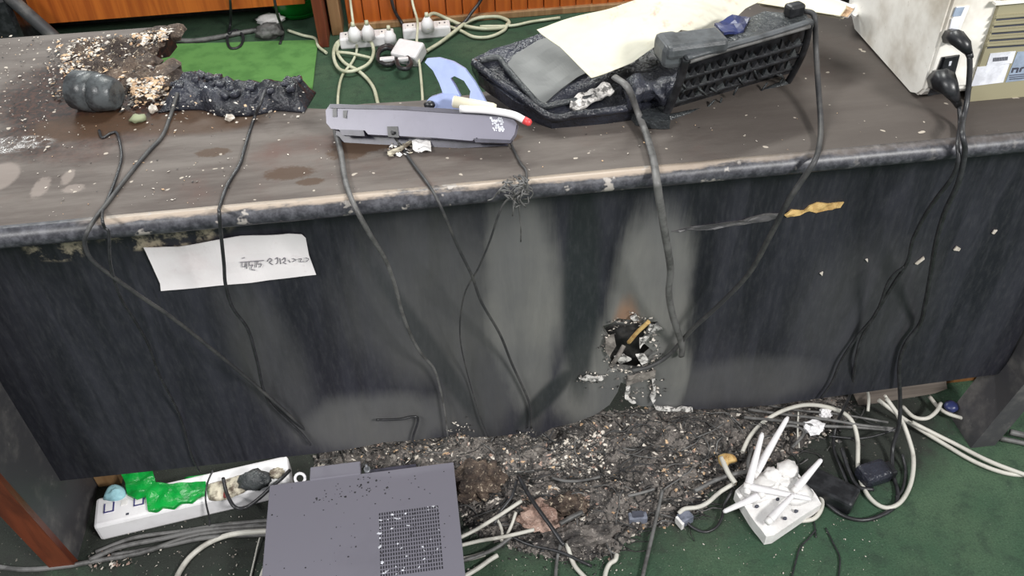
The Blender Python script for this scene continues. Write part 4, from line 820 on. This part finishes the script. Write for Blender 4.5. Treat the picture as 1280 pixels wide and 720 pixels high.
for i, (P_, r, mm, lb) in enumerate((
    ([(575, 672, .03), (595, 662, .03), (620, 647, .04), (652, 626, .05)], .0036, WC, 'topmost pale cable stub right of the computer case'),
    ([(618, 647, .03), (624, 654, .02), (628, 666, .02), (627, 676, .02)], .003, WC, 'short bent pale cable stub pointing down right of the computer case'),
    ([(634, 668, .02), (640, 655, .03), (645, 640, .04)], .003, WC, 'short straight pale cable stub leaning against the pinkish plaster'),
    ([(575, 682, .02), (600, 676, .02), (630, 671, .025), (668, 662, .035)], .0036, WC, 'second pale cable from the computer case toward the debris'),
    ([(575, 702, .012), (600, 694, .012), (622, 684, .016), (640, 670, .02)], .0036, GC, 'third sooty cable from the computer case toward the debris'),
    ([(575, 700, .006), (590, 697, .006), (606, 692, .006)], .005, WC, 'stubby white cable end beside the computer case'),
    ([(575, 724, .006), (598, 710, .006), (612, 700, .006), (622, 694, .006)], .0045, WC, 'lowest white cable right of the computer case'),
    ([(694, 735, .006), (695, 712, .006), (697, 695, .01), (701, 680, .03)], .0032, GC, 'grey cable coming down from the debris front'),
    ([(745, 735, .006), (722, 712, .006), (715, 700, .008), (711, 688, .02), (708, 678, .03)], .0042, WC, 'white cable bending right at the debris front'),
    ([(755, 735, .006), (757, 716, .006), (762, 705, .008), (769, 700, .012), (771, 693, .012)], .0042, WC, 'white split cable end at the bottom of the debris'),
    ([(771, 693, .012), (762, 688, .02), (758, 678, .02)], .0014, GC, 'thin grey wire above the white split cable end'),
    ([(800, 735, .006), (808, 700, .008), (817, 662, .015), (824, 632, .03), (828, 612, .045)], .0036, GC, 'long straight grey cable leaning out of the debris'),
    ([(690, 597, .045), (705, 601, .045), (725, 601, .045), (750, 596, .045)], .003, GC, 'curved grey cable lying on top of the debris'),
    ([(700, 655, .05), (712, 648, .05), (728, 640, .05)], .005, GC, 'thick grey cable stub on the front debris'),
    ([(785, 620, .045), (802, 616, .045), (818, 611, .045)], .003, GC, 'short grey cable stub on the right debris'),
    ([(646, 600, .055), (640, 620, .05), (625, 640, .04), (618, 655, .03)], .003, BK, 'black cable slanting across the debris beside the computer case'),
    ([(648, 595, .06), (665, 625, .06), (690, 660, .05), (705, 682, .04)], .004, BK, 'black cable slanting over the pinkish plaster'),
    ([(630, 665, .02), (660, 680, .02), (700, 690, .02), (740, 708, .008)], .003, BK, 'black cable under the white stubs at the debris front'),
    ([(848, 642, .02), (856, 636, .025), (872, 634, .025), (885, 628, .03), (900, 615, .03), (918, 604, .035)], .0042, WC, 'burnt white cable between the grey connector and the router'),
    ([(919, 604, .04), (912, 594, .045), (906, 582, .05), (902, 572, .05)], .005, WC, 'scorched white cable end left of the router'),
    ([(856, 648, .012), (864, 658, .008), (880, 665, .006), (894, 660, .006), (902, 648, .008), (906, 630, .01), (916, 612, .02)], .0026, BK, 'black wire loop between the grey connector and the router'),
    ([(868, 614, .04), (890, 602, .04), (912, 594, .04), (940, 588, .045)], .0045, GC, 'grey cable passing left behind the router'),
    ([(928, 565, .03), (938, 545, .035), (955, 527, .04), (982, 512, .05), (1012, 506, .055), (1045, 512, .055), (1064, 525, .05), (1072, 550, .03), (1073, 588, .008), (1084, 618, .007), (1104, 634, .007), (1124, 629, .01), (1138, 606, .01), (1142, 575, .02), (1136, 548, .04), (1126, 524, .06), (1108, 498, .08)], .0042, WC, 'large white cable loop right of the router'),
    ([(1098, 500, .05), (1135, 527, .02), (1180, 555, .007), (1220, 578, .007), (1260, 592, .007), (1300, 594, .007)], .0042, WC, 'front white cable running to the right picture edge'),
    ([(1140, 528, .03), (1190, 553, .008), (1240, 578, .015), (1300, 600, .012)], .0042, WC, 'rear white cable running to the right picture edge'),
    ([(1128, 508, .03), (1142, 521, .03), (1158, 523, .03), (1170, 515, .03), (1176, 504, .03)], .004, WC, 'short white cable arc under the plank'),
    ([(1162, 496, .02), (1172, 508, .02), (1185, 517, .02), (1204, 523, .02)], .004, WC, 'white cable bit beside the blue cap'),
    ([(1262, 540, .02), (1280, 544, .02), (1310, 552, .02)], .006, GC, 'upper pale cable behind the right leg'),
    ([(1250, 548, .01), (1280, 554, .01), (1310, 562, .01)], .005, GC, 'lower pale cable behind the right leg'),
    ([(1083, 484, .10), (1086, 498, .07), (1085, 514, .05)], .003, WC, 'left short white cable dangling under the plank'),
    ([(1106, 494, .08), (1115, 508, .06), (1124, 524, .05)], .003, WC, 'right short white cable dangling under the plank'),
    ([(935, 512, .04), (980, 518, .045), (1030, 524, .05), (1080, 532, .045), (1120, 536, .03)], .003, GC, 'upper grey cable running behind the router'),
    ([(930, 522, .04), (975, 526, .045), (1020, 532, .045), (1070, 534, .04), (1118, 538, .03)], .0034, GC, 'lower grey cable running behind the router'),
    ([(950, 505, .03), (990, 512, .04), (1050, 518, .05), (1110, 528, .04)], .0024, GC, 'thin grey cable nearest the panel behind the router'),
    ([(965, 545, .04), (985, 532, .045), (1005, 540, .04), (990, 560, .035)], .003, GC, 'grey cable hook behind the router antennas'),
    ([(998, 515, .05), (997, 540, .04), (999, 560, .02)], .0018, WC, 'thin white wire standing behind the router'),
    ([(940, 560, .02), (935, 580, .02), (942, 598, .02)], .0035, GC, 'grey cable stub just left of the router antennas'),
    ([(1036, 545, .03), (1075, 548, .02), (1110, 540, .03), (1130, 530, .04)], .002, BK, 'thin black wire crossing inside the large white loop', ),
    ([(1128, 568, .02), (1132, 590, .006), (1128, 612, .006), (1120, 622, .006)], .003, BK, 'black wire inside the right side of the white loop'),
    ([(1052, 560, .02), (1060, 585, .008), (1072, 608, .008), (1092, 612, .008)], .004, BK, 'black cable bend inside the white loop'),
    ([(1014, 642, .004), (1018, 655, .003), (1020, 672, .003)], .0013, BK, 'thin black wire below the router corner'),
    ([(986, 735, .003), (994, 705, .003), (1000, 685, .003), (1010, 674, .003), (1020, 662, .003)], .0014, BK, 'thin black wire curling to the picture bottom below the router'),
    ([(1032, 660, .003), (1042, 680, .003), (1050, 700, .003), (1046, 735, .003)], .0014, BK, 'thin black wire arc right of the other one on the carpet'),
    ([(1022, 612, .02), (1028, 630, .012), (1018, 648, .008), (992, 652, .006)], .004, WC, 'white cable curling round the router right corner'))):
    cable('floor_cable', P_, r, mm, lb)
t = thing('network_connector', 'grey connector block in the debris, left of the straight grey cable', 'connector')
c = Z(797, 648, .012); box('housing', c, (.034, .016, .02), MT['gcon'], t, rz=-.05, bev=.002); box('latch', c+Vector((0, .002, .011)), (.02, .012, .003), MT['dark'], t, rz=-.05)
t = thing('network_connector', 'grey connector at the end of the burnt white cable', 'connector')
c = Z(856, 648, .012); box('housing', c, (.026, .02, .02), MT['gcon'], t, rz=.4, bev=.002); box('end_face', c+Vector((-.012, -.008, 0)), (.006, .02, .018), MT['dullwhite'], t, rz=.4, bev=.001)
o = goo('melted_connector', [(897, 570), (906, 567), (918, 570), (922, 577), (912, 580), (908, 586), (899, 580)], .012, .045, 'gold'); tag(o, 'melted yellowish plug end left of the router', 'plug')
o = blob('bottle_cap', Z(1189, 508, .03), (.014, .014, .010), MT['navyp'], None, .08, 2, 3, 1); tag(o, 'small dark blue cap on the floor under the plank', 'cap')
o = blob('white_scrap', Z(1018, 534, .04), (.022, .014, .010), MT['white'], None, .6, 2.5, 3, 11, smooth=False); tag(o, 'white plastic scrap behind the router, lower one', 'scrap')
o = blob('white_scrap', Z(1032, 517, .045), (.012, .010, .010), MT['white'], None, .6, 2.5, 3, 14, smooth=False); tag(o, 'white plastic scrap under the arch of the white cable loop', 'scrap')
t = thing('power_adapter', 'black power adapter lying right of the router', 'adapter')
c = Z(1036, 612, .018); box('adapter_body', c, (.10, .05, .034), MT['blackp'], t, rz=-.75, bev=.006); box('adapter_lip', c+Vector((-.03, .028, .0)), (.02, .04, .026), MT['blackp'], t, rz=-.75, bev=.003)
t = thing('power_adapter', 'glossy black adapter inside the white cable loop', 'adapter')
c = Z(1092, 592, .016); box('adapter_body', c, (.06, .042, .03), MT['melt'], t, rz=.2, bev=.008); box('adapter_lip', c+Vector((.034, .004, 0)), (.012, .03, .02), MT['blackp'], t, rz=.2, bev=.003)

# ------------------------------------------------------------------ router
ro = thing('router', 'white half-melted router with several antennas on the carpet', 'router')
RZ = .03
rp = [Z(*q_, RZ) for q_ in ((919, 614), (930, 604), (952, 590), (978, 584), (998, 592), (1016, 612), (1027, 630), (1002, 646), (968, 668), (958, 670), (938, 645))]
bm = bmesh.new()
slab('body', rp, (0, 0, -.026), MT['dullwhite'], ro, cuts=3, amp=.004, fr=30)
goo('melted_cover', [(922, 612), (948, 592), (980, 586), (1002, 598), (1018, 622), (996, 632), (962, 626), (940, 630)], .016, RZ+.001, 'dullwhite', ro)
blob('melted_lump', Z(985, 588, RZ+.014), (.020, .020, .014), MT['dullwhite'], ro, .4, 3, 3, 5); blob('melted_lump', Z(966, 594, RZ+.012), (.018, .015, .012), MT['dullwhite'], ro, .4, 3, 3, 6)
for x, y in ((954, 619), (972, 624), (995, 639), (981, 648), (946, 633)): blob('hole', Z(x, y, RZ+.004), (.004, .003, .004), MT['dark'], ro, .3, 2, 2, x)
for a, b in (((934, 612, .05), (953, 541, .10)), ((944, 592, .055), (985, 521, .09)), ((995, 611, .05), (1027, 574, .085)), ((950, 619, .045), (904, 640, .02)), ((935, 608, .055), (1014, 624, .05)), ((962, 650, .045), (992, 618, .055))):
    A, B = Z(*a), Z(*b); bm = bmesh.new(); d = (B-A)
    tube_bm(bm, [A, A+d*.05, A+d*.2, A+d*.95, B], [.0055, .0078, .0075, .0045, .0025], 10, .75); an = fin(bm, 'antenna', MT['white'], ro, True)
    bm = bmesh.new(); tube_bm(bm, [A-d.normalized()*.008, A+d*.03], [.006, .0075], 10); fin(bm, 'hinge', MT['dullwhite'], an, True)
